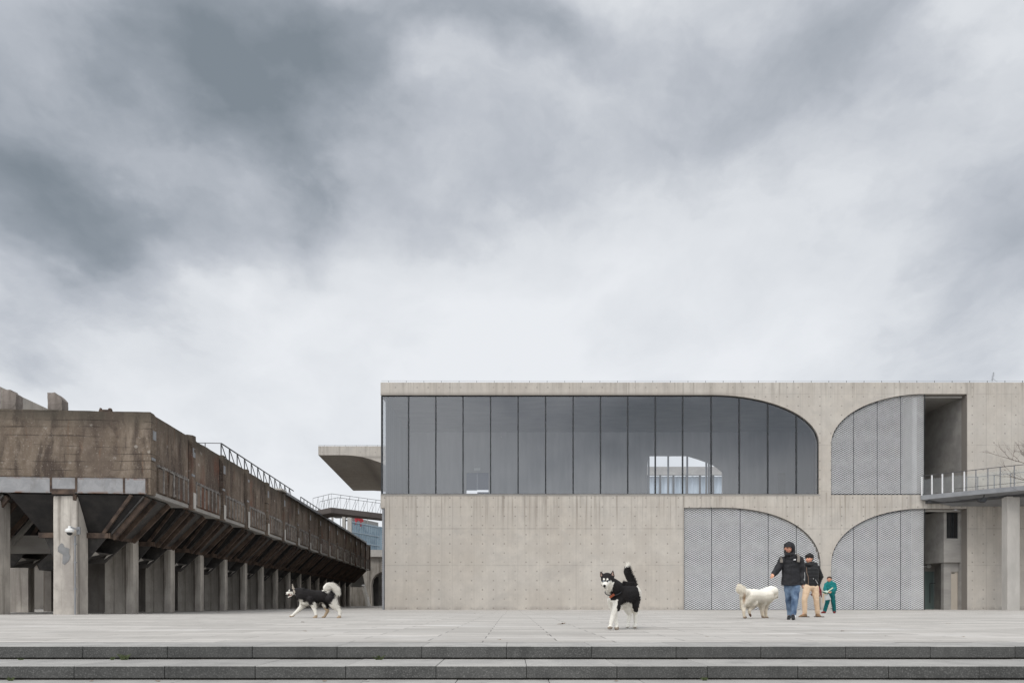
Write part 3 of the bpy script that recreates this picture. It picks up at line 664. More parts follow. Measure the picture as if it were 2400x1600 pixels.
b.build('floor_band', noisy('tower_band', (.30, .37, .42), (.36, .43, .48), 1, .5), ot, world=True)
b = MB()
for k in range(15): b.bar(tw(k / 14., htop - 30, .12), tw(k / 14., htop, .12), .16)
b.build('fin', noisy('tower_fin', (.27, .34, .39), (.33, .40, .45), 1, .5), ot, world=True)
b = MB(); b.bar(tw(.1, htop + .9, -4), tw(.95, htop + .9, -4), 1.0, 1.8); b.bar(tw(.62, htop, -2), tw(.62, htop + 5, -2), .2); b.build('roof_plant', M['dim_conc'], ot, world=True)
sg = MB(); s0 = .23
strokes = [[(0, 1.5), (.3, -.3), (.5, -2)], [(.2, 2.3), (.9, .6), (1.5, 2.6), (1.9, .2)], [(1.1, 1.2), (1.3, -.9)], [(1.9, 2.0), (2.3, .4), (2.8, 1.6), (2.5, -.2), (1.8, -.4)], [(3.2, 1.3), (3.0, .1), (3.8, .2), (3.9, 1.3)],
           [(4.3, 1.1), (4.4, -.3)], [(4.2, .6), (5.0, 1.0), (5.3, 2.0)], [(5.3, 2.2), (5.5, .2), (6.2, .4), (6.0, 1.4), (5.4, 1.0)], [(5.8, .2), (5.9, -2.6)], [(6.6, .2), (6.8, 1.1), (7.4, .9), (7.3, -.2), (6.7, -.3)], [(7.9, 1.1), (7.9, -.2), (8.4, .3)]]
ux = (A1 - A0).normalized(); base = A0.lerp(A1, .24) + Vector((-.1, -.5, .3))
for s_ in strokes:
    sg.tube([base + ux * (p[0] * .62) + Vector((0, 0, p[1] * .75 + .2)) for p in s_], .2, 5)
rm_, t_, b_ = mat('red_sign', (.50, .05, .06), .5); sg.build('sign', rm_, ot, world=True)
b = MB(); b.box(PX(888, 0, 262).x, PX(930, 0, 262).x, 262, 280, GZ, PX(0, 1236, 262).z); o = b.build('tower_block', noisy('dark_tower', (.09, .13, .17), (.12, .16, .2), .3, .4)); tag(o, 'dark narrow office block right behind the blue glass tower', 'building')

lt = thing('glazed_pavilion', (PX(800, 1411, 100).x, 100, GZ), 'white framed glazed pavilion standing behind the end of the bunker roof', 'building')
for px_, w_ in ((778, 3), (805.5, 7), (818.5, 9)):
    b = MB(); b.box(PX(px_ - w_ / 2, 0, 100).x, PX(px_ + w_ / 2, 0, 100).x, 100, 100.5, GZ, PX(0, 1204, 100).z); b.build('column', M['plain_conc'], lt, world=True)
b = MB(); b.box(PX(770, 0, 100).x, PX(825, 0, 100).x, 100.0, 104, PX(0, 1206, 100).z, PX(0, 1200, 100).z); b.build('roof', M['dim_conc'], lt, world=True)
b = MB(); b.box(PX(809, 0, 100).x, PX(814, 0, 100).x, 100.1, 100.3, PX(0, 1220, 100).z, PX(0, 1217, 100).z); b.box(PX(797, 0, 99).x, PX(798, 0, 99).x, 99, 99.1, GZ, PX(0, 1200, 99).z); b.build('beam', M['frame'], lt, world=True)

YR = 96.0
rw = thing('arched_wing', (PX(880, 1411, YR).x, YR, GZ), 'shaded concrete wing with arched openings beyond the far end of the bunker', 'building')
ol = [(700, 1289), (1000, 1289), (1000, 1432), (700, 1432)]
def W2(pts, Y): return [(PX(p[0], p[1], Y).x, PX(p[0], p[1], Y).z) for p in pts]
ha = [(872, 1424.5), (870, 1370), (873, 1356), (880, 1346), (893, 1339), (905, 1345), (912, 1360), (914, 1424.5)]
hb = [(800, 1424.5), (800, 1380), (820, 1362), (836, 1346), (845, 1345), (851, 1348), (857, 1380), (860, 1424.5)]
q_ = sheet(W2(ol, YR), [W2(ha, YR), W2(hb, YR)], 1.2, 'aw')
for q in q_.v: q.y += YR
q_.build('wall', M['col2'], rw, world=True)
b = MB(); b.box(PX(850, 0, YR).x, PX(1000, 0, YR).x, YR - .6, YR - .002, PX(0, 1304.5, YR).z, PX(0, 1288.5, YR).z); b.build('fascia', M['plain_conc'], rw, world=True)
b = MB(); b.box(PX(700, 0, YR).x, PX(1000, 0, YR).x, YR + 9, YR + 9.3, GZ, PX(0, 1300, YR).z); b.build('rear_wall', M['dim_conc'], rw, world=True)
b = MB(); b.box(PX(700, 0, YR).x, PX(1000, 0, YR).x, YR + 1.2, YR + 9, PX(0, 1300, YR).z, PX(0, 1290, YR).z); b.build('roof', M['void2'], rw, world=True)
b = MB(); b.box(PX(869, 0, YR).x, PX(882, 0, YR).x, YR + 1.5, YR + 1.7, GZ, PX(0, 1350, YR).z); b.build('dark_doorway', M['void'], rw, world=True)
sw = thing('ramp_wall', (PX(840, 1411, 92).x, 92, GZ), 'pale sloping concrete ramp wall with a handrail beyond the bunker columns', 'wall')
b = MB(); b.prism([PX(p[0], p[1], 92) for p in ((848, 1374), (853, 1372), (866, 1420), (859, 1420))], (0, 1.0, 0)); b.build('parapet', M['plain_conc'], sw, world=True)
b = MB(); b.prism([PX(p[0], p[1], 92.4) for p in ((790, 1375), (848, 1375), (859, 1420), (790, 1420))], (0, .6, 0)); b.build('wall', M['col2'], sw, world=True)
b = MB(); b.tube([PX(848, 1371, 91.8), PX(855, 1370, 91.8)], .06, 6); b.tube([PX(862.5, 1420, 91.8), PX(862.5, 1398, 91.8), PX(864.5, 1398, 91.8), PX(864.5, 1420, 91.8)], .03, 6); b.build('handrail', M['alu'], sw, world=True)

# ================================================================== old coal bunker
BA = math.atan(.0719); CB = math.cos(BA)
bunker = thing('coal_bunker', (-12 - .0719 * 26.2, 26.2, -.08), 'weathered brown concrete coal bunker on columns with a long row of rusty hoppers', 'bunker', rz=BA)
# local frame: +Y runs away along the bunker, -X goes into it. heights are above its ground.
ST = 3.85; NB = 16; ZT, ZB = 7.78, 4.69; LEN = NB * ST
def rough(o, amp, fr=1.2, seed=0, cuts=0.35, only_top=False):
    me = o.data; bm = bmesh.new(); bm.from_mesh(me)
    for it in range(7):
        es = [e_ for e_ in bm.edges if e_.calc_length() > cuts * 1.5]
        if not es: break
        bmesh.ops.subdivide_edges(bm, edges=es, cuts=1, use_grid_fill=True)
    bm.normal_update()
    for v_ in bm.verts:
        p = v_.co * fr + Vector((seed * 3.1, seed, 0)); d = noise.noise_vector(p) * amp + noise.noise_vector(p * 4.3) * amp * .4
        v_.co += d
    bmesh.ops.triangulate(bm, faces=bm.faces)
    bm.to_mesh(me); bm.free()
# front wall (towards the camera) - ragged top
b = MB(); b.box(-16, -.0, 0, .35, ZB + .55, ZT)
fw = b.build('front_wall', M['old'], bunker); rough(fw, .03, 1.3, 3, .3)
b = MB(); b.box(-16, -.35, .05, .35, ZB + .02, ZB + .60); 
b.build('front_lower_wall', M['old'], bunker)
# steel edge beam in plates
xs_ = [-16, -9.1, -8.6, -5.72, -3.62, -2.70, -.95, -.12]
for i in range(len(xs_) - 1):
    b = MB(); b.box(xs_[i] + .012, xs_[i + 1] - .012, -.04, .045, ZB + .0, ZB + .53); b.box(xs_[i] + .012, xs_[i + 1] - .012, -.05, .5, ZB - .05, ZB - .002); b.build('edge_plate', M['beam'], bunker)
b = MB()
for q in xs_[1:]: b = MB(); b.box(q - .035, q + .035, -.06, -.041, ZB - .02, ZB + .55); b.build('rust_cleat', M['rust'], bunker)
b = MB(); b.box(-3.58, -2.74, -.066, -.045, ZB - .1, ZB + .10); b.build('rust_cleat', M['rust'], bunker)
# corner pier
b = MB(); b.box(-.34, .03, -.02, .42, ZB - .05, ZT - .05); o = b.build('corner_pier', M['old'], bunker); rough(o, .035, 2.2, 5, .16)
b = MB(); b.box(-.02, .07, .12, .36, 6.75, 7.1); b.box(.0, .07, .05, .3, 5.95, 6.05); b.build('tie_plate', M['steel_grey'], bunker)
# side wall bays
PANELS = []
for k in range(NB):
    u0 = .42 + k * ST; u1 = u0 + ST - .62
    dz = random.uniform(-.04, .04)
    b = MB(); b.box(-.32, -.02, u0, u1, ZB + .06, ZT - .03 + dz); o = b.build('wall_panel', M['oldside'], bunker)
    if k < 7: rough(o, .022, 1.7, k, .35 if k < 3 else .6)
    # hatch with straps
    n_ = 6; us = [u0 + .15 + (u1 - u0 - .3) * j / n_ for j in range(n_ + 1)]
    b = MB()
    for j in range(n_): b.box(-.02 + .004, .045, us[j] + .05, us[j + 1] - .05, ZB + .12, ZB + 1.05 + .03 * math.sin(j * 2 + k))
    h_ = b.build('hatch', M['oldside'], bunker)
    b = MB()
    for j in range(n_ + 1):
        if random.random() < .9: b.box(.0, .075, us[j] - .03, us[j] + .03, ZB + .1 + random.uniform(0, .06), ZB + 1.12 + random.uniform(-.03, .05))
    b.bar((.05, us[0], ZB + 1.14), (.05, us[-1], ZB + 1.1 + random.uniform(-.04, .04)), .03, .05)
    for j in range(n_ * 2): q = us[0] + (us[-1] - us[0]) * j / (2 * n_); b.box(.01, .09, q, q + .05, ZB + 1.08, ZB + 1.19)
    s_ = b.build('strap', M['strap'], h_)
    # post between bays
    up = u1 + .10
    b = MB(); b.box(-.3, .11, up + .06, up + .42, ZB - .12, ZT + .02 + random.uniform(-.03, .05)); o = b.build('wall_post', M['old'] if k % 2 else M['oldside'], bunker)
    if k < 6: rough(o, .03, 2.4, k + 20, .2 if k < 3 else .4)
    b = MB(); b.box(.135, .15, up + .10, up + .38, ZB - .08, ZB + .62 + random.uniform(-.2, .25)); b.build('worn_face', M['plain_conc'], o)
    b = MB(); b.box(-.2, -.06, u1 - .02, up + .10, ZB - .05, ZT - .15); b.build('slot_shade_strip', M['gap_shade'], bunker)  # dark strip, the shade of the slot put into its colour
    b = MB(); b.box(.08, .12, up + .1, up + .38, ZT - .9, ZT - .5); b.box(.08, .11, up + .05, up + .35, ZT - 1.75, ZT - 1.65); b.build('tie_plate', M['steel_grey'], o)
    b = MB(); b.box(-.9, .0, u0, u1, ZB - .09, ZB + .058); b.build('soffit_lip', M['dim_conc'], bunker)
b = MB(); b.box(-.5, .0 - .03, .4, LEN, ZB + .05, ZT - .4); b.build('dark_infill_wall', M['void2'], bunker).location.x = -.31
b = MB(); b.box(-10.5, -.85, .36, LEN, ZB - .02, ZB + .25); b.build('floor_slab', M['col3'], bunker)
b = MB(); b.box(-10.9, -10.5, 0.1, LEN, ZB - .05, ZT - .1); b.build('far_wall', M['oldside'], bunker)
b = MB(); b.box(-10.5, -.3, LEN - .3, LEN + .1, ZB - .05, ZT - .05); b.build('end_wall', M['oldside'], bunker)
# metal coping on the far bays
b = MB(); b.box(-.5, .22, 5 * ST + .3, LEN - ST, ZT + .02, ZT + .08); b.box(.18, .22, 5 * ST + .3, LEN - ST, ZT - .08, ZT + .018); b.build('coping', M['steel_grey'], bunker)
b = MB(); b.box(-.7, .2, 5 * ST - .9, 5 * ST + .3, ZT + .03, ZT + .14); b.build('coping_board', M['plain_conc'], bunker)
# hoppers
def build_hopper():
    t = bpy.data.objects.new('hopper', None)
    q = MB()
    T_ = [(-.30, .05, ZB - .10), (-.30, 2.15, ZB - .10), (-5.2, 2.9, ZB - .10), (-5.2, .0, ZB - .10)]
    M_ = [(-1.95, .80, 3.12), (-1.95, 2.65, 3.12), (-4.4, 2.70, 3.15), (-4.4, .80, 3.15)]
    B_ = [(-2.9, 1.05, 2.1), (-2.9, 2.45, 2.1), (-4.1, 2.45, 2.1), (-4.1, 1.05, 2.1)]
    q.hexa(M_, T_); hp = q.build('hopper', M['gap_shade'], bunker)
    q = MB(); oo = Vector((.06, 0, -.05)); q.hexa([Vector(M_[0]) + oo * .2, Vector(M_[1]) + oo * .2, Vector(T_[1]) + oo * .2, Vector(T_[0]) + oo * .2], [Vector(M_[0]) + oo, Vector(M_[1]) + oo, Vector(T_[1]) + oo, Vector(T_[0]) + oo]); q.build('outer_plate', M['hopper'], hp)
    q = MB()
    # lower chute: cheeks, back, sloping floor lip, open towards outside
    for (a_, s1) in ((0, 1), (1, -1)):
        m1, b1 = Vector(M_[a_]), Vector(B_[a_]); m2, b2 = Vector(M_[3 - a_]), Vector(B_[3 - a_])
        q.hexa([m1, b1, b2, m2], [v_ + Vector((0, .05 * s1, 0)) for v_ in (m1, b1, b2, m2)])
    q.hexa([M_[2], M_[3], B_[3], B_[2]], [Vector(v_) + Vector((.05, 0, 0)) for v_ in (M_[2], M_[3], B_[3], B_[2])])
    q.hexa([(-2.7, .98, 2.45), (-2.7, 2.5, 2.45), (-3.9, 2.45, 2.12), (-3.9, 1.05, 2.12)], [(-2.66, .98, 2.50), (-2.66, 2.5, 2.50), (-3.9, 2.45, 2.17), (-3.9, 1.05, 2.17)])
    q.build('chute', M['hopper'], hp)
    q = MB(); q.prism([(-2.62, 1.0, 2.50), (-2.95, 1.04, 2.25), (-2.72, 1.6, 2.40)], (.03, 0, .02)); q.build('chute_lip', M['plain_conc'], hp)
    q = MB(); q.prism([(-2.62, 2.5, 2.50), (-2.95, 2.46, 2.25), (-2.72, 2.2, 2.40)], (.03, 0, .02)); q.build('chute_lip', M['plain_conc'], hp)
    # ribs down the sloping faces
    q = MB(); top_r, mid_r = Vector(T_[0]), Vector(M_[0])
    for f_ in (.06, .36, .94):
        a_ = Vector(T_[0]).lerp(Vector(T_[1]), f_); c_ = Vector(M_[0]).lerp(Vector(M_[1]), f_); q.bar(a_ + Vector((.13, 0, -.10)), c_ + Vector((.13, 0, -.10)), .20, .10, (0, 1, 0))
    for f_ in (.08, .5):
        a_ = Vector(T_[0]).lerp(Vector(T_[3]), f_); c_ = Vector(M_[0]).lerp(Vector(M_[3]), f_); q.bar(a_ + Vector((0, -.05, 0)), c_ + Vector((0, -.05, 0)), .12, .08, (0, 1, 0))
    for z_ in (.25, .33, .42): # small grate on the outer face
        a_ = Vector(M_[0]).lerp(Vector(T_[0]), z_); a_.y += .75; q.bar(a_ + Vector((.05, 0, -.03)), a_ + Vector((.05, .6, -.03)), .04, .04)
    q.build('rib', M['rust'], hp)
    q = MB()
    q.bar((-1.9, .70, 3.10), (-1.9, 2.75, 3.10), .14, .2); q.bar((-1.9, .74, 3.10), (-4.5, .74, 3.10), .14, .2); q.bar((-1.9, 2.71, 3.10), (-4.5, 2.71, 3.10), .12, .18)
    q.build('collar', M['rust'], hp)
    return hp
hop = build_hopper()
for row in range(2):
    for k in range(NB):
        if row == 0 and k == 0: continue
        if row == 1 and k > 3: continue
        o = copy_tree(hop, bunker); o.location = (-5.15 * row, k * ST, 0)
# columns
fc = MB(); fc.box(-3.60, -2.70, .05, .80, 0, ZB - .06); o = fc.build('column', M['col'], bunker, bevel=.03); rough(o, .008, 1.5, 2, .5)
pm = []
for i in range(17):
    a_ = 2 * math.pi * i / 17; r_ = .3 + .07 * math.sin(3 * a_ + 1) + .04 * math.sin(5 * a_)
    pm.append((-3.17 + .62 * r_ * math.cos(a_) + (.06 if math.sin(a_) < 0 else -.06), .044, 2.35 + 1.25 * r_ * math.sin(a_)))
pb_ = MB(); pb_.prism(pm, (0, -.006, 0)); pb_.build('render_patch', M['patch'], o)
fc = MB(); fc.box(-6.55, -5.60, .05, .80, 0, ZB - .06); fc.build('column', M['col'], bunker, bevel=.03)
fc = MB(); fc.box(-9.5, -8.6, .05, .80, 0, ZB - .06); fc.build('column', M['col'], bunker, bevel=.03)
c1 = MB(); c1.box(-2.78, -2.47, 0, .5, 0, ZB - .06); col1 = c1.build('column', M['col'], bunker); col1.location = (0, ST + .1, 0)
c2 = MB(); c2.box(-3.72, -2.85, 0, .34, 0, ZB - .06); col2 = c2.build('pier_wall', M['col2'], bunker); col2.location = (0, ST + .22, 0)
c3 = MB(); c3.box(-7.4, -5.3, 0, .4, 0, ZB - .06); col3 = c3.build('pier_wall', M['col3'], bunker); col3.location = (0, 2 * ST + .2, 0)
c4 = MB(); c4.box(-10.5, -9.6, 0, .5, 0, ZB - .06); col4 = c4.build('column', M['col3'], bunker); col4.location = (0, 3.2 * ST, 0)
for k in range(2, NB + 1):
    for src, off in ((col1, .1), (col2, .22)):
        o = src.copy(); COL.objects.link(o); o.parent = bunker; o.location = (0, k * ST + off - (.3 if k == NB else 0), 0)
    if k > 2: o = col3.copy(); COL.objects.link(o); o.parent = bunker; o.location = (0, k * ST + .2 - (.3 if k == NB else 0), 0)
    
    if k > 3: o = col4.copy(); COL.objects.link(o); o.parent = bunker; o.location = (0, k * ST - ST * .5, 0)
b = MB(); b.box(-7.9, -5.4, 3.0, 3.3, 2.55, 3.3); b.bar((-5.4, 3, 3.6), (-6.6, 3, 4.6), .2); b.bar((-6.9, 2.9, 2.9), (-5.6, 2.9, 4.5), .16); b.build('tie_beam', M['dim_conc'], bunker)
b = MB(); b.box(-10.5, -9.62, 8.5, 9.0, 0, ZB - .06); b.build('column', M['col'], bunker)
b = MB(); b.box(-8.0, -7.6, 4.2 * ST, LEN, 0, ZB - .06); b.build('dark_infill_wall', M['col3'], bunker)  # added dark wall, deepens the gloom under the bunker
b = MB(); b.box(-10.9, -10.5, 3.1 * ST, LEN, 0, ZB - .06); b.build('dark_infill_wall', M['col3'], bunker)  # second added wall, shuts out daylight from the open far side
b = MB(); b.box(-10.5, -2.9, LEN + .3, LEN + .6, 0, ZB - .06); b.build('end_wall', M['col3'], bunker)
# railing along the top
b = MB(); Y0_, Y1_ = 9.15, 24.3; zr0, zr1 = ZT - .1, ZT + .92
b.bar((-.5, Y0_, zr1), (-.5, Y1_, zr1), .05); b.bar((-.5, Y0_, zr0 + .15), (-.5, Y1_, zr0 + .15), .04)
yy = Y0_; 
while yy < Y1_ - .1:
    b.bar((-.5, yy, zr0), (-.5, yy, zr1), .05); b.bar((-.5, yy, zr1), (-.5, min(yy + 1.15, Y1_), zr0 + .12), .035); yy += 1.26
b.build('roof_railing', M['darksteel'], bunker)
b = MB(); b.bar((-.5, Y0_, zr1), (-6.5, Y0_, zr1), .03); 
for xx in (-1.3, -3.0, -4.6): b.bar((xx, Y0_, zr0), (xx, Y0_, zr1), .035)
b.bar((-.5, 26.5, zr1 - .1), (-.5, 35, zr1 - .1), .05)
for k in range(8): b.bar((-.5, 26.5 + 1.1 * k, zr0), (-.5, 26.5 + 1.1 * k, zr1 - .1), .05)
b.build('roof_railing', M['darksteel'], bunker)
# broken stubs standing on the front wall, and scrap
def world_of(x_, y_, z_): return bunker.matrix_basis @ Vector((x_, y_, z_))
for i, (p0, p1, pt, lab) in enumerate(((17, 50, 907, 'broken concrete post stub on the bunker wall, the one nearer the left end'), (121, 153, 912, 'broken concrete post stub on the bunker wall with its right top corner chipped away'))):
    s_ = 61.5; xa = (p0 - 347) / s_ - .12; xb = (p1 - 347) / s_ - .12; b = MB()
    hh = (956 - pt) / s_; w_ = xb - xa; pf_ = [(0, 0), (1, 0), (1, .80), (.72, .90), (.62, 1.0), (.05, 1.0), (0, .93)] if i == 0 else [(0, 0), (1, 0), (1, .62), (.82, .80), (.62, .93), (.5, 1), (.0, .99)]; b.prism([(xa + w_ * p[0], .05, hh * p[1]) for p in pf_], (0, .42, 0))
    vv_ = [Vector(q) for q in b.v]; b.v = [Vector((q.x - (xa + xb) / 2, q.y - .27, q.z)) for q in vv_]
    o = b.build('broken_post', column_concrete('crumbling_aggregate_%d' % i, (.27, .235, .21), (.15, .13, .115), .6)); rough(o, .022, 5.5, i + 9, .1)
    o.location = world_of((xa + xb) / 2, .27, ZT - .03); o.rotation_euler = (0, 0, BA); tag(o, lab, 'concrete post', 'broken post stubs on the bunker wall')
b = MB(); b.box(-.24, .22, -.08, .08, 0, .06); b.bar((-.25, 0, .02), (-.2, 0, .16), .06); b.ell((.15, 0, .09), (.08, .08, .07), 8, 6); b.bar((-.2, 0, .09), (.2, 0, .08), .03)
o = b.build('rusty_scrap', M['rust']); o.location = world_of((250 - 347) / 61.5 - .12, .15, ZT - .0); tag(o, 'small lump of rusty scrap iron lying on top of the bunker wall', 'scrap metal')
# security camera and conduit on the front column
kk = PX(164, 1243, 25.85)
sc_ = thing('security_camera', kk, 'white dome security camera on a bracket on the pale front bunker column', 'security camera')
b = MB(); b.ell((0, -.02, .0), (.155, .155, .10), 16, 10); b.tube([(0, -.02, .05), (0, -.02, .17)], .05, 10); b.tube([(0, -.02, -.05), (0, -.02, -.02)], .15, 16); b.build('housing', M['white'], sc_, smooth=True)
b = MB(); b.ell((0, -.02, -.09), (.10, .10, .09), 14, 8); b.build('lens_dome', M['frame'], sc_, smooth=True)
b = MB(); b.bar((0, -.02, .15), (.22, .12, .05), .05); b.box(.16, .28, .14, .20, -.12, .16); b.build('bracket', M['steel_grey'], sc_)
b = MB(); p_ = PX(176, 1255, 25.93); b.tube([p_, Vector((p_.x, p_.y, -.06))], .028, 8)
for z_ in (.9, 1.9, 2.6): b.box(p_.x - .045, p_.x + .045, p_.y - .03, p_.y + .05, z_, z_ + .04)
o = b.build('conduit', M['steel_grey']); tag(o, 'grey cable conduit running down the pale front bunker column', 'pipe')
s2 = thing('security_camera', PX(2177, 1326, 49.3), 'small white security camera beside the glass door in the museum recess', 'security camera')
b = MB(); b.ell((0, 0, 0), (.16, .16, .14), 12, 8); b.bar((0, 0, .05), (-.05, 0, .3), .07); b.build('housing', M['white'], s2, smooth=True)
b = MB(); b.bar((0, .1, 0), (-.35, .3, -.02), .06); b.build('bracket', M['white'], s2)

# museum wing behind the bunker
lw = thing('museum_wing', world_of(-20.4, 10, 0), 'pale concrete museum wing rising behind the left end of the bunker', 'building', rz=BA)
b = MB(); b.box(-14, 0, 0, 60, 3.4, 15.6); b.box(-14, -.2, 1, 60, 0, 3.4); b.build('wall', M['conc'], lw)
b = MB()
for k in range(24):
    for j in range(60):
        s_ = 1 if (j + k) % 2 else -1
        b.add([(.05, 1 + j * .18, .9 + k * .1157 - .03 * s_ - .03), (.05, 1.18 + j * .18, .9 + k * .1157 + .03 * s_ - .03), (.0, 1.18 + j * .18, .9 + k * .1157 + .03 * s_ + .03), (.0, 1 + j * .18, .9 + k * .1157 - .03 * s_ + .03)], [(0, 1, 2, 3)])
b.build('mesh_screen', M['alu'], lw, fix=False)

# ================================================================== entrance bridge on the right
gb = thing('entrance_bridge', (29, 45, GZ), 'grey steel entrance bridge with railing curving out from the museum upper recess', 'bridge')
edge = []
for i in range(15):
    px_ = 2158 + i * 40; Yd = 45.95 - 4.4 * (i / 6.05) + .03 * i * i * .5
    edge.append(Vector(((px_ - 1200) / F * Yd, Yd)))
zt_, zb2 = mz(1161), mz(1161) - .30
b = MB()
def backp(q): return Vector((q.x + 2.2, min(q.y + 5, YM - .02)))
for i in range(len(edge) - 1):
    a_, c_ = edge[i], edge[i + 1]; a2, c2_ = backp(a_), backp(c_)
    b.hexa([(a_.x, a_.y, zb2), (c_.x, c_.y, zb2), (c2_.x, c2_.y, zb2 - .42), (a2.x, a2.y, zb2 - .42)], [(a_.x, a_.y, zt_), (c_.x, c_.y, zt_), (c2_.x, c2_.y, zt_), (a2.x, a2.y, zt_)])
b.build('deck', M['steel_grey'], gb, world=True)
b = MB()
for i in range(len(edge) - 1): b.bar((edge[i].x + .4, min(edge[i].y + 1.2, YM - .1), zb2 - .12), (edge[i + 1].x + .4, min(edge[i + 1].y + 1.2, YM - .1), zb2 - .12), .5, .24)
b.build('girder', M['darksteel'], gb, world=True)
def ep(s_): # along edge by fraction of index
    i = min(int(s_), len(edge) - 2); return edge[i].lerp(edge[i + 1], s_ - i)
b = MB(); tops = []
for i in range(len(edge)):
    q = ep(i * .999); tops.append(Vector((q.x + .03, q.y + .03, zt_ + 1.3)))
b.tube(tops, .022, 6); b.build('top_rail', M['darksteel'], gb, world=True)
for j, px_ in enumerate((2160, 2184, 2208.5, 2233, 2260, 2288, 2316, 2345, 2378, 2410, 2440)):
    q = ep((px_ - 2158) / 40.); b = MB(); b.box(q.x + .0, q.x + (.075 if j < 5 else .04), q.y + .02, q.y + .08, zt_, zt_ + 1.28); b.build('rail_post', M['alu'] if j < 5 else M['steel_grey'], gb, world=True)
for i in range(13):
    a_, c_ = ep(i), ep(i + 1); b = MB(); b.add([(a_.x + .04, a_.y + .05, zt_ + .05), (c_.x + .04, c_.y + .05, zt_ + .05), (c_.x + .04, c_.y + .05, zt_ + 1.05), (a_.x + .04, a_.y + .05, zt_ + 1.05)], [(0, 1, 2, 3)]); b.build('glass_panel', M['rail_glass'], gb, world=True, fix=False)
b = MB()
for zo in (.22,): b.tube([Vector((p.x, p.y, zt_ + zo)) for p in tops[2:]], .014, 5)
b.build('low_rail', M['darksteel'], gb, world=True)
b = MB(); bk = [Vector((ep(i).x + 1.6, min(ep(i).y + 1.8, YM - .3), zt_ + 1.2)) for i in range(2, 14)]
b.tube(bk, .02, 5)
for p in bk[::1]: b.box(p.x, p.x + .04, p.y, p.y + .05, zt_, p.z)
b.build('rear_railing', M['steel_grey'], gb, world=True)
b = MB(); cx0, cx1 = (2361 - 1200) / F * 43.2, (2390 - 1200) / F * 43.2; b.box(cx0, cx1, 43.2, 43.7, GZ - .05, zb2 - .2); b.build('column', M['plain_conc'], gb, world=True)
fl = thing('floodlight', PX(2303, 1160, 43.6), 'black floodlight hanging under the grey entrance bridge', 'lamp')
b = MB(); b.prism([(-.24, -.1, -.12), (.1, -.1, -.2), (.26, -.1, .02), (0, -.1, .12)], (0, .3, 0)); b.build('housing', M['frame'], fl)
b = MB(); b.bar((.05, 0, .05), (.15, .05, .32), .05); b.bar((-.25, 0, .0), (-.12, 0, -.2), .03); b.build('bracket', M['darksteel'], fl)
fl.location.z = zb2 - .33

# bare tree at the right edge
tr = thing('bare_tree', (33.3, 38.5, GZ), 'leafless brown tree reaching thin twigs in front of the museum at the right edge', 'tree')
tb_, br_ = MB(), MB(); rt = random.Random(4)
tb_.tube([(0, 0, 0), (.05, 0, 2), (-.02, .05, 4.5), (.1, 0, 7.0)], [.14, .12, .10, .07], 8)
def twig(mb, p, d, L, r, lev):
    q = p; pts_ = [p]; n_ = 4
    for i in range(n_):
        d = (d + Vector((rt.uniform(-.2, .2), rt.uniform(-.2, .2), rt.uniform(-.08, .2)))).normalized(); q = q + d * L / n_; pts_.append(q)
    mb.tube(pts_, [r, r * .85, r * .7, r * .55, r * .35], 4)
    if lev > 0:
        for i in range(5 if lev > 1 else 4):
            s_ = rt.uniform(.3, 1.0); k = min(int(s_ * n_), n_ - 1); p2 = pts_[k].lerp(pts_[k + 1], s_ * n_ - k)
            dd = (d * .8 + Vector((rt.uniform(-.8, .8), rt.uniform(-.8, .8), rt.uniform(-.3, .7)))).normalized(); twig(mb, p2, dd, L * rt.uniform(.45, .7), r * .5, lev - 1)
for i in range(15):
    z_ = 3.4 + 3.8 * rt.random(); a_ = rt.uniform(0, 6.28); dd = Vector((math.cos(a_), math.sin(a_), rt.uniform(.25, .8))).normalized()
    twig(br_, Vector((0.03, 0, z_)), dd, rt.uniform(2.0, 3.0), .035, 3)
for z_, dx, dzv, L_ in ((7.6, -1, .12, 3.3), (7.0, -1, .45, 3.2), (7.2, -1, -.02, 2.8), (9.5, -.7, .8, 3.6)):
    twig(br_, Vector((.05, 0, min(z_, 7.0))), Vector((dx, 0, dzv)).normalized(), L_, .045, 3)
bk_ = noisy('bark', (.085, .065, .055), (.13, .10, .085), 6, .9)
tb_.build('trunk', bk_, tr, smooth=True); br_.build('crown', bk_, tr, smooth=True)

# added screen in the gallery corner, blocks bright sky through the side pane
b = MB(); b.box(mx(893.5) + .25, mx(893.5) + .28, YM + .25, 55.98, mz(1158), mz(927)); b.build('added_side_screen', noisy('added_grey_screen', (.16, .18, .19), (.24, .27, .28), .8, .9, stretch=(1, 2.5, .05)), museum, world=True)

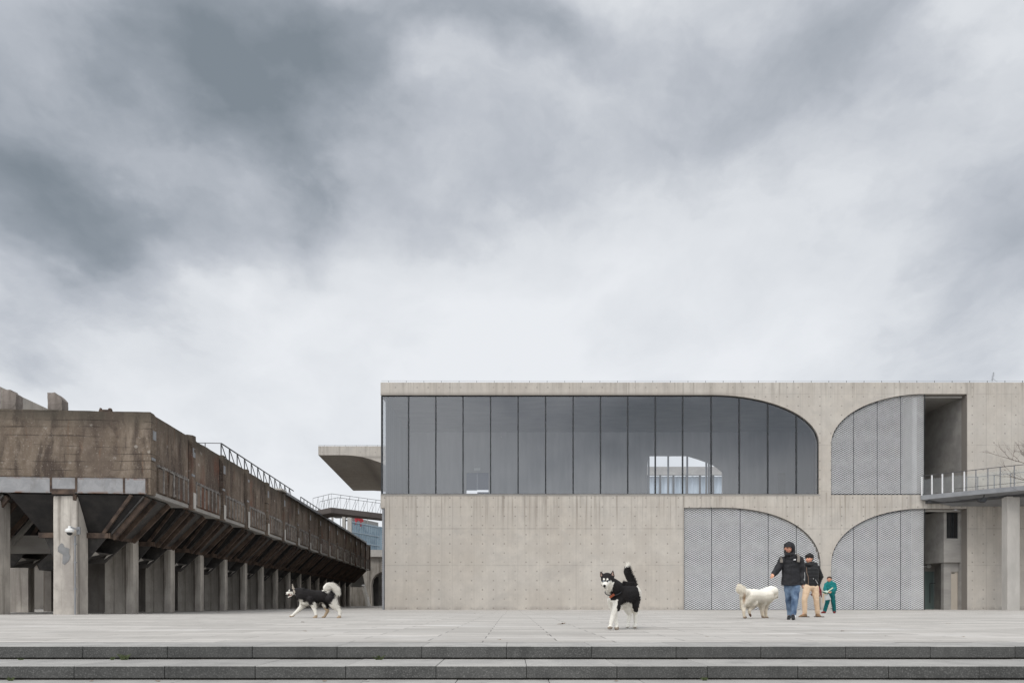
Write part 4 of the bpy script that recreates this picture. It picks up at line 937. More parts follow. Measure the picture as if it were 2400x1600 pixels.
# ================================================================== figures
def cap(p0, p1, r0, r1, flat=1.0, wide=1.0): return ('c', Vector(p0), Vector(p1), r0, r1, flat, wide)
def chain(pts, rs, flat=1.0, wide=1.0): return [cap(pts[i], pts[i + 1], rs[i], rs[i + 1], flat, wide) for i in range(len(pts) - 1)]
def ell(c, r, rot=None): return ('e', Vector(c), r, rot)
def prim_mesh(prims, seg=14):
    b = MB()
    for p in prims:
        if p[0] == 'e': b.ell(p[1], p[2], seg, 10, rot=p[3]); continue
        _, a, c, r0, r1, fl, wd = p; d = c - a; L = d.length
        if L < 1e-5: continue
        d.normalize(); yv = Vector((0, 1, 0)); u = d.cross(yv)
        if u.length < .2: u = d.cross(Vector((0, 0, 1)))
        u.normalize(); v_ = d.cross(u).normalized(); vs = []; fs = []; rings = []
        for k in range(5): t_ = -math.pi / 2 + math.pi / 2 * k / 4; rings.append((a + d * (r0 * math.sin(t_)), r0 * math.cos(t_)))
        for k in range(5): t_ = math.pi / 2 * k / 4; rings.append((c + d * (r1 * math.sin(t_)), r1 * math.cos(t_)))
        for ce, r_ in rings:
            for j in range(seg): th = 2 * math.pi * j / seg; vs.append(ce + u * (r_ * wd * math.cos(th)) + v_ * (r_ * fl * math.sin(th)))
        for i in range(len(rings) - 1):
            for j in range(seg): j2 = (j + 1) % seg; fs.append((i * seg + j, i * seg + j2, (i + 1) * seg + j2, (i + 1) * seg + j))
        fs.append(tuple(range(seg))[::-1]); fs.append(tuple((len(rings) - 1) * seg + j for j in range(seg))); b.add(vs, fs)
    return b
def organic(name, prims, voxel, m, parent, smooth=4, wrinkle=0., wfreq=9., color=None, cut=None):
    """primitives in world coordinates merged into ONE continuous surface"""
    src = prim_mesh(prims); tmp = src.build('tmp', M['white'], None)
    rm = tmp.modifiers.new('r', 'REMESH'); rm.mode = 'VOXEL'; rm.voxel_size = voxel
    if smooth: sm = tmp.modifiers.new('s', 'SMOOTH'); sm.iterations = smooth; sm.factor = .6
    dg = bpy.context.evaluated_depsgraph_get(); dg.update(); me = bpy.data.meshes.new_from_object(tmp.evaluated_get(dg))
    old = tmp.data; bpy.data.objects.remove(tmp); bpy.data.meshes.remove(old)
    if wrinkle or cut:
        bm = bmesh.new(); bm.from_mesh(me); bm.normal_update()
        if cut: 
            dl = [v_ for v_ in bm.verts if cut(v_.co)]; bmesh.ops.delete(bm, geom=dl, context='VERTS')
        if wrinkle:
            for v_ in bm.verts:
                q = v_.co; h_ = noise.noise(Vector((q.x * wfreq, q.y * wfreq, q.z * wfreq * 1.7))) + .5 * noise.noise(q * wfreq * 2.6)
                v_.co = q + v_.normal * h_ * wrinkle
        bm.to_mesh(me); bm.free()
    me.name = name
    if color:
        ca = me.color_attributes.new('Col', 'FLOAT_COLOR', 'POINT')
        for i, v_ in enumerate(me.vertices): c = color(v_.co); ca.data[i].color = (c[0], c[1], c[2], 1)
    off = parent.location if parent else Vector((0, 0, 0)); me.transform(Matrix.Translation(-off))
    me.materials.clear(); me.materials.append(m); me.shade_smooth()
    o = bpy.data.objects.new(name, me); COL.objects.link(o); o.parent = parent
    return o
def lin(r, g, b_): return tuple((c / 255.) ** 2.2 for c in (r, g, b_))
def fur_coat(body, name, n_, length, flow, color, parent, seed=1, width=.006, keep=None, lift=.35):
    """thin hair blades rooted on the body surface"""
    rr = random.Random(seed); me = body.data; polys = me.polygons; off = parent.location
    area = [p.area for p in polys]; tot = sum(area); b = MB(); cols = []; acc = 0; target = 0; i = 0
    step = tot / n_; target = step * rr.random()
    for p in polys:
        acc += p.area
        while acc > target:
            target += step * rr.uniform(.6, 1.4)
            vs_ = [me.vertices[k].co for k in p.vertices]; w_ = [rr.random() for _ in vs_]; sm_ = sum(w_); c = sum((v_ * (q / sm_) for v_, q in zip(vs_, w_)), Vector())
            wc = c + off
            if keep and not keep(wc): continue
            fl = flow(wc); L = (length(wc) if callable(length) else length) * rr.uniform(.6, 1.3)
            d = (p.normal * lift + fl + Vector((rr.uniform(-.25, .25), rr.uniform(-.25, .25), rr.uniform(-.25, .25)))).normalized()
            s_ = d.cross(p.normal + Vector((.01, .02, .03))).normalized() * width * .5; c0 = c - p.normal * .004
            mid = c0 + d * L * .55 + p.normal * L * .05
            o_ = len(b.v); b.add([c0 - s_, c0 + s_, mid + s_ * .8, mid - s_ * .8, c0 + d * L - Vector((0, 0, L * .12))], [(0, 1, 2, 3), (3, 2, 4)])
            cc = color(wc); f_ = rr.uniform(.85, 1.1) if max(cc) > .1 else rr.uniform(.5, 1.8); cols += [tuple(q * f_ for q in cc)] * 5
    o = b.build(name, M['fur'], parent, fix=False, smooth=False); ca = o.data.color_attributes.new('Col', 'FLOAT_COLOR', 'POINT')
    for i, c in enumerate(cols): ca.data[i].color = (c[0], c[1], c[2], 1)
    return o
def zoomer(ox, oy, s_, Y0):
    def f(zx, zy, dy=0.): return PX(ox + zx / s_, oy + zy / s_, Y0 + dy)
    return f
def inv(ox, oy, s_):
    def g(w_): return ((1200 + w_.x / w_.y * F - ox) * s_, (HY - (w_.z - CH) / w_.y * F - oy) * s_)
    return g
def inpoly(x_, y_, poly):
    r_ = False; n_ = len(poly); j = n_ - 1
    for i in range(n_):
        xi, yi = poly[i]; xj, yj = poly[j]
        if (yi > y_) != (yj > y_) and x_ < (xj - xi) * (y_ - yi) / (yj - yi) + xi: r_ = not r_
        j = i
    return r_
def smooth_mix(a_, b_, f_): return tuple(x_ + (y_ - x_) * f_ for x_, y_ in zip(a_, b_))
BLK = (.016, .014, .014); WHT = (.80, .765, .69); TAN = (.42, .32, .22)

# ---- husky walking left
Y0 = 17.8; z = zoomer(650, 1340, 12.06, Y0); zi = inv(650, 1340, 12.06)
dog = thing('dog', Vector((z(1000, 0).x, Y0, gz(Y0))), 'black and white husky striding left before the bunker, white tail curled over its back', 'dog', 'dogs on the plaza')
U = 1 / 1085.
def P3(zx, zy, dy=0): return z(zx, zy, dy)
prims = []
prims += chain([P3(720, 660), P3(860, 680), P3(1100, 690), P3(1300, 680), P3(1480, 690)], [.185, .185, .160, .165, .155], .82)
prims += chain([P3(740, 820), P3(1000, 760), P3(1250, 740)], [.11, .12, .09], .8)
prims += chain([P3(700, 600), P3(560, 560), P3(450, 530)], [.155, .115, .085], .85)
prims += [ell(P3(420, 520), (.088, .080, .088)), ell(P3(385, 560), (.075, .065, .065))]
prims += chain([P3(370, 580), P3(262, 598)], [.052, .034], .8)
prims += chain([P3(400, 650), P3(310, 702)], [.028, .018], .8) 
prims += [ell(P3(245, 590), (.022, .02, .02))]
for dy in (-.06, .06): prims += [cap(P3(440, 470, dy), P3(428, 345, dy * 1.2), .040, .012, .7)]
# tail
prims += chain([P3(1570, 640), P3(1660, 560), P3(1630, 460), P3(1540, 390), P3(1430, 380), P3(1370, 440), P3(1370, 510)], [.06, .065, .075, .08, .08, .075, .04], .8)
# legs: (near = -dy)
prims += chain([P3(740, 800, .08), P3(680, 980, .08), P3(560, 1100, .08), P3(450, 1200, .08)], [.09, .062, .045, .036])
prims += [cap(P3(450, 1215, .08), P3(370, 1240, .08), .036, .028)]
prims += chain([P3(930, 760, -.1), P3(1020, 960, -.1), P3(1075, 1110, -.1), P3(1095, 1225, -.1)], [.10, .065, .045, .036])
prims += [cap(P3(1095, 1262, -.1), P3(1030, 1272, -.1), .03, .024)]
prims += chain([P3(1380, 760, .08), P3(1340, 920, .08), P3(1420, 1090, .08), P3(1350, 1220, .08)], [.11, .075, .042, .032])
prims += [cap(P3(1340, 1250, .08), P3(1270, 1272, .08), .03, .024)]
prims += chain([P3(1500, 760, -.09), P3(1590, 930, -.09), P3(1755, 1080, -.09), P3(1765, 1210, -.09)], [.135, .095, .048, .034])
prims += [cap(P3(1765, 1255, -.09), P3(1700, 1272, -.09), .032, .025)]
dk = [(345, 430), (470, 430), (450, 300), (560, 300), (700, 380), (1230, 420), (1275, 520), (1400, 600), (1470, 480), (1560, 510), (1610, 600), (1590, 720), (1530, 850), (1450, 920), (1430, 1040), (1380, 1040), (1330, 960), (1280, 850), (1100, 870), (1000, 820), (980, 930), (900, 940), (850, 820), (740, 830), (640, 850), (520, 780), (480, 620), (420, 560), (380, 520), (330, 520)]
def colr(w_):
    a_, b2 = zi(w_); oa, ob = a_, b2; n_ = noise.noise(w_ * 17) * 45; a_ += n_; b2 += noise.noise(w_ * 17 + Vector((5, 5, 5))) * 45
    dyy = w_.y - Y0
    if (oa - 238) ** 2 + (ob - 592) ** 2 < 22 ** 2: return BLK
    if abs(dyy) > .02 and (oa - 325) ** 2 + (ob - 512) ** 2 < 30 ** 2: return WHT
    if oa < 520 and inpoly(oa, ob, [(395, 350), (450, 350), (465, 450), (500, 540), (490, 620), (455, 600), (440, 500)]): return (.34, .30, .25)
    if oa < 420 and ob < 545 and ob > 400: return BLK
    if 600 < a_ < 690 and 760 < b2 < 850: return WHT
    if a_ < 400 and 610 < b2 < 690 and a_ > 270: return lin(120, 60, 55) if 635 < b2 < 668 else WHT
    if abs(dyy) > .03 and (a_ - 322) ** 2 + (b2 - 508) ** 2 < 24 ** 2: return WHT
    if b2 < 470 and 395 < a_ < 470 and b2 < 460 and b2 > 345: return (.62, .52, .42)
    if abs(dyy) > .035 and (a_ - 355) ** 2 + (b2 - 535) ** 2 < 15 ** 2: return (.02, .02, .03)
    if inpoly(a_, b2, dk): return BLK
    if b2 > 1200 or (a_ > 1230 and a_ < 1470 and b2 > 1000): return TAN if b2 > 1225 or a_ > 1230 and a_ < 1470 else WHT
    return WHT
body = organic('body', prims, .011, M['fur'], dog, 3, color=colr)
tc0 = P3(1500, 480)
def flow1(w_):
    a_, b2 = zi(w_)
    if a_ > 1260 and b2 < 560: v_ = w_ - tc0; return Vector((v_.z * .6 + .5, 0, v_.x * -.3 - .2)).normalized() * .8
    return Vector((.9, 0, -.55))
def len1(w_):
    a_, b2 = zi(w_)
    if a_ < 490: return .008
    if b2 > 980: return .014 if a_ < 1500 else .022
    if a_ > 1260 and b2 < 620: return .085
    if a_ > 1560: return .07
    return .048
fur_coat(body, 'fur', 20000, len1, flow1, colr, dog, 3)

# ---- husky walking towards the camera
Y0 = 10.3; z2 = zoomer(1380, 1300, 8.25, Y0); zi2 = inv(1380, 1300, 8.25)
dog2 = thing('dog', Vector((z2(660, 0).x, Y0, 0)), 'black and white husky facing the steps with orange collar and upright white-tipped tail', 'dog', 'dogs on the plaza')
Q = z2; pr = []
pr += chain([Q(570, 740, -.22), Q(650, 740, -.02), Q(740, 730, .16), Q(835, 730, .34)], [.165, .155, .145, .14], 1.0)
pr += chain([Q(500, 850, -.28), Q(600, 850, -.1)], [.095, .09]) 
pr += chain([Q(530, 680, -.26), Q(450, 590, -.40), Q(370, 500, -.48)], [.14, .115, .085])
pr += [ell(Q(355, 455, -.50), (.092, .09, .088)), ell(Q(360, 540, -.50), (.096, .075, .075)), ell(Q(350, 500, -.55), (.07, .07, .06))]
pr += chain([Q(335, 540, -.58), Q(312, 580, -.70)], [.052, .036]) + [ell(Q(303, 592, -.735), (.020, .016, .017))]
pr += [cap(Q(330, 615, -.60), Q(312, 625, -.68), .035, .024)]
pr += [cap(Q(262, 400, -.47), Q(228, 318, -.46), .036, .010, .6), cap(Q(452, 395, -.47), Q(466, 302, -.46), .038, .010, .6)]
pr += chain([Q(860, 640, .44), Q(850, 540, .50), Q(790, 440, .50), Q(745, 330, .48), Q(750, 220, .46)], [.05, .056, .06, .06, .042])
pr += chain([Q(560, 860, -.33), Q(520, 1000, -.36), Q(465, 1170, -.36), Q(425, 1320, -.38)], [.075, .050, .036, .029]) + [cap(Q(420, 1385, -.38), Q(395, 1398, -.43), .034, .028)]
pr += chain([Q(585, 830, -.24), Q(575, 1030, -.22)], [.075, .04])
pr += chain([Q(450, 880, -.20), Q(480, 1060, -.20), Q(520, 1210, -.22), Q(540, 1340, -.26)], [.075, .05, .036, .030]) + [cap(Q(540, 1405, -.28), Q(535, 1412, -.36), .036, .032)]
pr += chain([Q(850, 800, .34), Q(860, 960, .30), Q(905, 1120, .40), Q(905, 1290, .36)], [.125, .085, .040, .030]) + [cap(Q(900, 1360, .35), Q(885, 1385, .28), .033, .030)]
pr += chain([Q(740, 820, .28), Q(700, 950, .24), Q(790, 1150, .36), Q(765, 1290, .32)], [.09, .065, .038, .028]) + [cap(Q(760, 1350, .30), Q(745, 1372, .24), .030, .028)]
dk2 = [(190, 260), (300, 300), (410, 300), (490, 240), (540, 400), (600, 480), (720, 520), (670, 440), (640, 245), (850, 245), (880, 380), (940, 600), (1020, 900), (1020, 1000), (930, 1120), (870, 1080), (815, 900), (740, 890), (680, 920), (610, 960), (600, 1090), (550, 1090), (545, 1010), (560, 860), (420, 870), (410, 700), (470, 620), (485, 540), (425, 490), (425, 520), (340, 520), (335, 490), (310, 525), (255, 520), (235, 500), (240, 560), (305, 700), (290, 730), (210, 600)]
def colr2(w_):
    a_, b2 = zi2(w_); dyy = w_.y - Y0; n_ = noise.noise(w_ * 16)
    if dyy < -.38 and b2 < 700 and a_ < 500:
        if (a_ - 303) ** 2 + (b2 - 595) ** 2 < 27 ** 2 or ((a_ - 315) ** 2 / 900. + (b2 - 632) ** 2 / 60. < 1): return BLK
        for ex, ey in ((285, 500), (392, 502)):
            if ((a_ - ex) / 22.) ** 2 + ((b2 - ey) / 9.) ** 2 < 1: return (.30, .33, .36)
        for ex, ey in ((293, 465), (360, 465)):
            if (a_ - ex) ** 2 + (b2 - ey) ** 2 < 19 ** 2: return WHT
        if dyy < -.3 and (inpoly(a_, b2, [(228, 330), (262, 400), (232, 410)]) or inpoly(a_, b2, [(460, 310), (485, 400), (440, 390)])): return (.30, .20, .16)
    a_ += noise.noise(w_ * 24) * 24; b2 += noise.noise(w_ * 24 + Vector((3, 7, 1))) * 24
    if b2 < 245 and a_ > 650: return WHT
    if inpoly(a_, b2, dk2): return BLK
    if dyy > .40 and a_ > 890 and 380 < b2 < 540: return (.5, .46, .42)
    if b2 > 1385: return (.30, .25, .2)
    return WHT
body2 = organic('body', pr, .009, M['fur'], dog2, 3, color=colr2)
def flow2(w_):
    a_, b2 = zi2(w_)
    if b2 < 600 and a_ > 650: return Vector((.3, .1, .8))
    return Vector((.35, .6, -.7))
def len2(w_):
    a_, b2 = zi2(w_)
    if a_ < 500 and b2 < 640: return .010
    if b2 > 1000: return .010
    if b2 < 640 and a_ > 650: return .045
    return .034
fur_coat(body2, 'fur', 19000, len2, flow2, colr2, dog2, 5, .005)
b = MB(); ring = []

for k in range(17):
    t_ = 2 * math.pi * k / 16; ring.append(Q(470, 700, -.35) + Vector((.118 * math.cos(t_), .125 * math.sin(t_), .02 * math.cos(t_) + .06 * math.sin(t_))))
b.tube(ring, .007, 6); b.build('collar', M['frame'], dog2, world=True); b = MB()
b.prism([Q(415, 785, -.52), Q(480, 740, -.50), Q(505, 775, -.49), Q(420, 832, -.52), Q(392, 812, -.52)], (0, .03, 0))
b.build('neck_tag', noisy('orange_cloth', (.34, .09, .03), (.24, .06, .03), 20, .7), dog2, world=True)

# ---- white dog seen from behind
Y0 = 17.5; z3_ = zoomer(1710, 1350, 14.26, Y0); zi3 = inv(1710, 1350, 14.26); Q = z3_
dog3 = thing('dog', Vector((z3_(850, 0).x, Y0, 0)), 'fluffy cream white dog seen from behind beside the hooded walker, head turned away', 'dog', 'dogs on the plaza')
pr = chain([Q(620, 680, -.22), Q(820, 660, -.08), Q(1020, 680, .08), Q(1220, 640, .24)], [.200, .185, .18, .20], .95)
pr += [ell(Q(620, 560, -.2), (.15, .15, .12))]
pr += chain([Q(560, 820, -.24), Q(760, 850, -.14)], [.15, .14], .8) + chain([Q(1000, 820, .1), Q(1180, 760, .2)], [.12, .15], .8)
pr += chain([Q(1240, 560, .26), Q(1370, 500, .34), Q(1460, 480, .40)], [.155, .145, .12]) + [ell(Q(1490, 500, .42), (.11, .10, .11)), ell(Q(1500, 590, .44), (.095, .09, .10))]
pr += chain([Q(1540, 610, .46), Q(1590, 680, .50)], [.06, .036]) + [ell(Q(1450, 640, .38), (.09, .08, .1))]
pr += [cap(Q(1480, 470, .36), Q(1510, 600, .36), .04, .02, .5), cap(Q(1570, 460, .48), Q(1610, 560, .5), .035, .018, .5)]
pr += chain([Q(610, 560, -.28), Q(480, 520, -.34), Q(385, 450, -.38), Q(350, 345, -.38)], [.10, .115, .105, .055])
pr += chain([Q(520, 830, -.28), Q(470, 980, -.26), Q(475, 1150, -.34), Q(485, 1300, -.32)], [.12, .075, .04, .034]) + [cap(Q(490, 1350, -.32), Q(545, 1362, -.24), .034, .028)]
pr += chain([Q(780, 850, -.18), Q(740, 980, -.14), Q(655, 1130, -.24), Q(670, 1230, -.22)], [.13, .08, .04, .032]) + [cap(Q(675, 1250, -.22), Q(705, 1310, -.18), .032, .026)]
pr += chain([Q(1130, 850, .12), Q(1090, 1000, .12), Q(1085, 1180, .14), Q(1105, 1300, .14)], [.10, .062, .045, .038]) + [cap(Q(1115, 1345, .14), Q(1155, 1360, .18), .036, .030)]
pr += chain([Q(1220, 820, .26), Q(1205, 1000, .28), Q(1205, 1180, .28), Q(1215, 1290, .28)], [.11, .065, .044, .038]) + [cap(Q(1220, 1345, .28), Q(1270, 1362, .32), .036, .030)]
CRM = (.93, .88, .78)
def colr3(w_):
    a_, b2 = zi3(w_); a_ += noise.noise(w_ * 9) * 40; b2 += noise.noise(w_ * 9 + Vector((4, 1, 2))) * 40
    c = CRM
    d_ = ((a_ - 500) / 60.) ** 2 + ((b2 - 720) / 160.) ** 2
    if d_ < 1.4 and w_.y < Y0 - .1: c = smooth_mix((.50, .33, .19), CRM, min(1, d_ / 1.4))
    if b2 > 900: c = smooth_mix(c, (.66, .56, .42), min(.8, (b2 - 900) / 400.))
    if b2 > 1325: c = (.34, .26, .19)
    if 640 < a_ < 730 and b2 > 1230: c = (.16, .09, .06)
    if (a_ - 1600) ** 2 + (b2 - 695) ** 2 < 26 ** 2: c = BLK
    if a_ > 1450 and b2 < 700 and b2 > 450 and noise.noise(w_ * 5) > .05: c = smooth_mix(c, (.70, .58, .44), .7)
    return c
body3 = organic('body', pr, .012, M['fur'], dog3, 3, color=colr3)
def flow3(w_):
    a_, b2 = zi3(w_)
    if a_ < 560 and b2 < 600: return Vector((-.5, -.2, .5))
    return Vector((-.45, -.25, -.9))
def len3(w_):
    a_, b2 = zi3(w_)
    if b2 > 1050: return .016
    if a_ > 1480: return .03
    return .055
fur_coat(body3, 'fur', 17000, len3, flow3, colr3, dog3, 8, .007)

# ---- people
SKIN = lin(214, 160, 132)
def hand(wr, d, side, parent_prims, s_=1.0, curl=.5, up=(0, 0, 1)):
    """palm, four bent fingers of different length and a thumb leaving the side of the palm"""
    d = Vector(d).normalized(); n_ = Vector(up); a_ = d.cross(n_).normalized(); n_ = a_.cross(d).normalized(); wr = Vector(wr)
    pc = wr + d * .045 * s_
    for k in (-1.5, -.5, .5, 1.5): parent_prims.append(cap(wr + a_ * .008 * k * s_, wr + d * .085 * s_ + a_ * .0175 * k * s_, .016 * s_, .0125 * s_))
    for k, L in ((-1.5, .060), (-.5, .074), (.5, .078), (1.5, .068)):
        b0 = wr + d * .088 * s_ + a_ * .0195 * k * s_; d1 = (d + n_ * -curl * .7).normalized(); d2 = (d + n_ * -curl * 2.2).normalized()
        p1 = b0 + d1 * L * .52 * s_; p2 = p1 + d2 * L * .48 * s_
        parent_prims += [cap(b0, p1, .0095 * s_, .0088 * s_), cap(p1, p2, .0086 * s_, .0072 * s_)]
    t0 = wr + d * .025 * s_ + a_ * side * .022 * s_; t1 = t0 + (d * .7 + a_ * side * .8 - n_ * .2).normalized() * .038 * s_; t2 = t1 + (d * .95 + a_ * side * .15 - n_ * .35).normalized() * .032 * s_
    parent_prims += [cap(t0, t1, .013 * s_, .0105 * s_), cap(t1, t2, .0102 * s_, .008 * s_)]
def face(c, f, r, prims_):
    """head centre c, facing f (horizontal unit), half height r"""
    f = Vector(f).normalized(); s_ = f.cross(Vector((0, 0, 1))).normalized(); c = Vector(c)
    prims_.append(ell(c + Vector((0, 0, r * .18)), (r * .76, r * .84, r * .84)))
    prims_.append(ell(c + f * r * .16 + Vector((0, 0, -r * .32)), (r * .60, r * .60, r * .62)))
    prims_.append(ell(c + f * r * .42 + Vector((0, 0, -r * .78)), (r * .26, r * .26, r * .18)))
    prims_.append(cap(c + f * r * .80 + Vector((0, 0, r * .08)), c + f * r * .98 + Vector((0, 0, -r * .24)), r * .09, r * .15))
    prims_.append(cap(c + f * r * .70 - s_ * r * .22 + Vector((0, 0, -r * .52)), c + f * r * .70 + s_ * r * .22 + Vector((0, 0, -r * .52)), r * .10, r * .10))
    for q in (-1, 1):
        prims_.append(ell(c + s_ * q * r * .78 + Vector((0, 0, -.06 * r)), (r * .14, r * .14, r * .24)))
        prims_.append(ell(c + f * r * .60 + s_ * q * r * .36 + Vector((0, 0, -.28 * r)), (r * .22, r * .22, r * .2)))
    def col_(w_):
        d = w_ - c; a_ = d.dot(s_) / r; v_ = d.z / r; k = d.dot(f) / r
        if k > .3:
            for q in (-1, 1):
                if ((a_ - q * .33) / .15) ** 2 + ((v_ - .07) / .055) ** 2 < 1: return (.03, .022, .02)
                if ((a_ - q * .34) / .20) ** 2 + ((v_ - .24) / .045) ** 2 < 1: return (.07, .05, .04)
            if (a_ / .26) ** 2 + ((v_ + .53) / .05) ** 2 < 1: return lin(140, 70, 65)
            if (a_ / .29) ** 2 + ((v_ + .53) / .09) ** 2 < 1: return lin(190, 115, 100)
        if abs(v_ + .2) < .3 and abs(abs(a_) - .45) < .2: return lin(218, 150, 128)
        return SKIN
    return col_
def skin_mat_color(fc): return lambda w_: fc(w_)
def cloth(name, c1, c2, sc_=40, rough=.85): return noisy(name, c1, c2, sc_, rough)

# 1: hooded walker
Y0 = 16.0; z = zoomer(1780, 1250, 7.125, Y0); S = 1 / 712.5
p1 = thing('person', Vector((z(540, 0).x, Y0, 0)), 'person in black hooded rain jacket and blue jeans striding forward beside the white dog', 'person', 'people on the plaza')
fdir = Vector((-.22, -1, .03)); hc = z(484, 250, -.02)
pr = []; fcol = face(hc, fdir, .102, pr)
pr += [cap(z(500, 300, .03), z(512, 400, .04), .058, .06)]
pr += chain([z(515, 440, .04), z(520, 620, .03), z(540, 860, .02)], [.15, .135, .13], .62, 1.0)
pr += chain([z(400, 440, .03), z(650, 430, .03)], [.06, .06])
shL, elL, wrL = z(385, 440, .03), z(300, 600, .02), z(238, 672, -.12)
shR, elR, wrR = z(672, 440, .03), z(712, 640, .08), z(712, 815, .0)
pr += chain([shL, elL, wrL], [.055, .042, .03]); pr += chain([shR, elR, wrR], [.055, .042, .03])
hand(wrL, z(222, 700, -.16) - wrL, 1, pr, .88, .95, (0, -1, .3)); hand(wrR, z(712, 900, -.02) - wrR, -1, pr, .9, .6, (-1, 0, 0))
hL, kL, aL = z(480, 880, .04), z(478, 1120, .10), z(508, 1345, .22)
hR, kR, aR = z(600, 880, -.02), z(585, 1110, -.16), z(562, 1340, -.22)
pr += chain([hL, kL, aL], [.085, .056, .04]); pr += chain([hR, kR, aR], [.085, .056, .04])
pr += [cap(aL, z(485, 1402, .10), .034, .026), cap(aR, z(555, 1396, -.34), .034, .028)]
organic('body', pr, .0075, M['skin'], p1, 2, color=fcol)
JK = cloth('black_shell_fabric', (.011, .011, .013), (.020, .019, .022), 8, .6)
jk = chain([z(515, 405, .04), z(518, 470, .04)], [.14, .19], .62) + chain([z(518, 470, .04), z(522, 620, .03), z(530, 760, .02), z(528, 830, .02)], [.20, .208, .222, .235], .64)
jk += chain([z(410, 425, .03), z(625, 415, .03)], [.075, .075]) + [cap(z(500, 345, .0), z(505, 400, .02), .085, .12)]
jk += chain([shL, elL, z(240, 672, -.10)], [.092, .082, .062]) + chain([shR, elR, z(716, 822, .0)], [.095, .088, .068])
hemz = z(0, 862).z
jo = organic('jacket', jk, .010, JK, p1, 3, .011, 8, cut=lambda q: q.z < hemz - .004 or (q - wrL).length < .024)
wl = organic('jacket_hem', chain([z(395, 845, -.10), z(530, 855, -.13), z(655, 845, -.10)], [.02, .02, .02]), .008, JK, p1, 2)
# hood with open front and peak
hd = [ell(z(500, 235, .03), (.128, .135, .150)), ell(z(520, 300, .05), (.11, .10, .12))]
def hoodcut(q):
    d = q - hc; k = d.dot(fdir.normalized()); s_ = fdir.cross(Vector((0, 0, 1))).normalized(); a_ = d.dot(s_)
    return k > .03 and (a_ / .064) ** 2 + ((d.z + .048) / .082) ** 2 < 1
organic('hood', hd, .009, JK, p1, 2, .005, 12, cut=hoodcut)
organic('hood_peak', [cap(z(432, 214, -.13), z(530, 212, -.15), .016, .016), cap(z(440, 188, -.08), z(525, 188, -.10), .045, .045)], .008, JK, p1, 2)
organic('chin_guard', [cap(z(445, 345, -.09), z(545, 345, -.07), .045, .045), cap(z(420, 300, -.05), z(440, 345, -.08), .022, .03), cap(z(568, 290, -.02), z(556, 345, -.05), .03, .035)], .008, JK, p1, 2)
def jeans_mat():
    m, t, b_ = mat('blue_denim', rough=.9); tc = t.new('ShaderNodeTexCoord'); P_ = tc.outputs['Object']
    n_ = t.noise(t.stretch(P_, 1, 1, .6), 5, 5, .6); f_ = t.noise(P_, 90, 3, .6)
    c = t.mix(t.ramp(n_, .35, .68), lin(64, 80, 102), lin(126, 146, 168)); c = t.mix(t.ramp(f_, .4, .7, 0, .3), c, lin(60, 80, 110)); t.put(b_.inputs['Base Color'], c); return m
JE = jeans_mat()
tr_ = [ell(z(535, 850, .01), (.15, .11, .10))] + chain([z(478, 880, .03), z(482, 1120, .09), z(508, 1362, .19)], [.098, .066, .054]) + chain([z(600, 880, -.01), z(588, 1110, -.15), z(562, 1366, -.235)], [.112, .080, .060])
organic('trousers', tr_, .010, JE, p1, 2, .010, 10, cut=lambda q: q.z < .055)
BK = cloth('black_rubber', (.012, .012, .013), (.022, .022, .022), 20, .5); WH = cloth('white_rubber', (.6, .6, .6), (.7, .7, .7), 20, .5)
sh = organic('shoe', [cap(z(558, 1378, -.22), z(562, 1388, -.34), .056, .052, .9), cap(z(562, 1385, -.34), z(565, 1415, -.46), .05, .038)], .008, BK, p1, 2)
organic('shoe_stripe', [cap(z(590, 1362, -.26), z(598, 1392, -.40), .022, .018)], .006, WH, sh and p1, 1)
organic('shoe', [cap(z(505, 1372, .20), z(488, 1412, .10), .052, .042), cap(z(488, 1412, .10), z(484, 1420, .02), .036, .032)], .008, BK, p1, 2)
b = MB(); pc = z(585, 432, -.135); em = []
for k in range(9): t_ = math.pi / 2 * k / 8; em.append(pc + Vector((.030 - .052 * math.cos(t_), 0, -.012 + .030 * math.sin(t_))))
em += [pc + Vector((.030, 0, -.012))]; b.prism(em, (0, .02, 0)); b.build('chest_emblem', WH, p1, world=True)
b = MB(); b.box(*sorted((z(712, 0).x, z(738, 0).x)), Y0 - .078, Y0 - .072, z(0, 768).z, z(0, 762).z); b.tube([z(752, 640, -.05), z(757, 700, -.05), z(752, 850, -.05)], .004, 4); b.build('cuff_cord', WH, p1, world=True)
b = MB(); b.tube([z(520, 345, -.145), z(519, 500, -.145), z(522, 700, -.14), z(522, 850, -.145)], .006, 5); b.build('zip', BK, p1, world=True)
bp_ = thing('backpack', z(515, 500, .2), 'grey backpack worn by the hooded walker, only its two shoulder straps showing', 'backpack')
GR = cloth('grey_webbing', lin(112, 106, 100), lin(128, 122, 115), 30, .9)
organic('bag', [cap(z(515, 440, .24), z(515, 620, .24), .13, .14, .5)], .012, BK, bp_, 2)
for pts in ([(412, 385, .12), (385, 384, .02), (365, 430, -.075), (366, 480, -.10)], [(600, 350, .14), (640, 345, .02), (655, 400, -.10), (648, 470, -.125)]):
    b = MB(); pp = [z(*q) for q in pts]
    for q0, q1 in zip(pp, pp[1:]): b.bar(q0, q1, .062, .014, (0, -1, 0) if abs((q1 - q0).normalized().z) > .5 else (0, 0, 1))
    b.build('strap', GR, bp_, world=True)

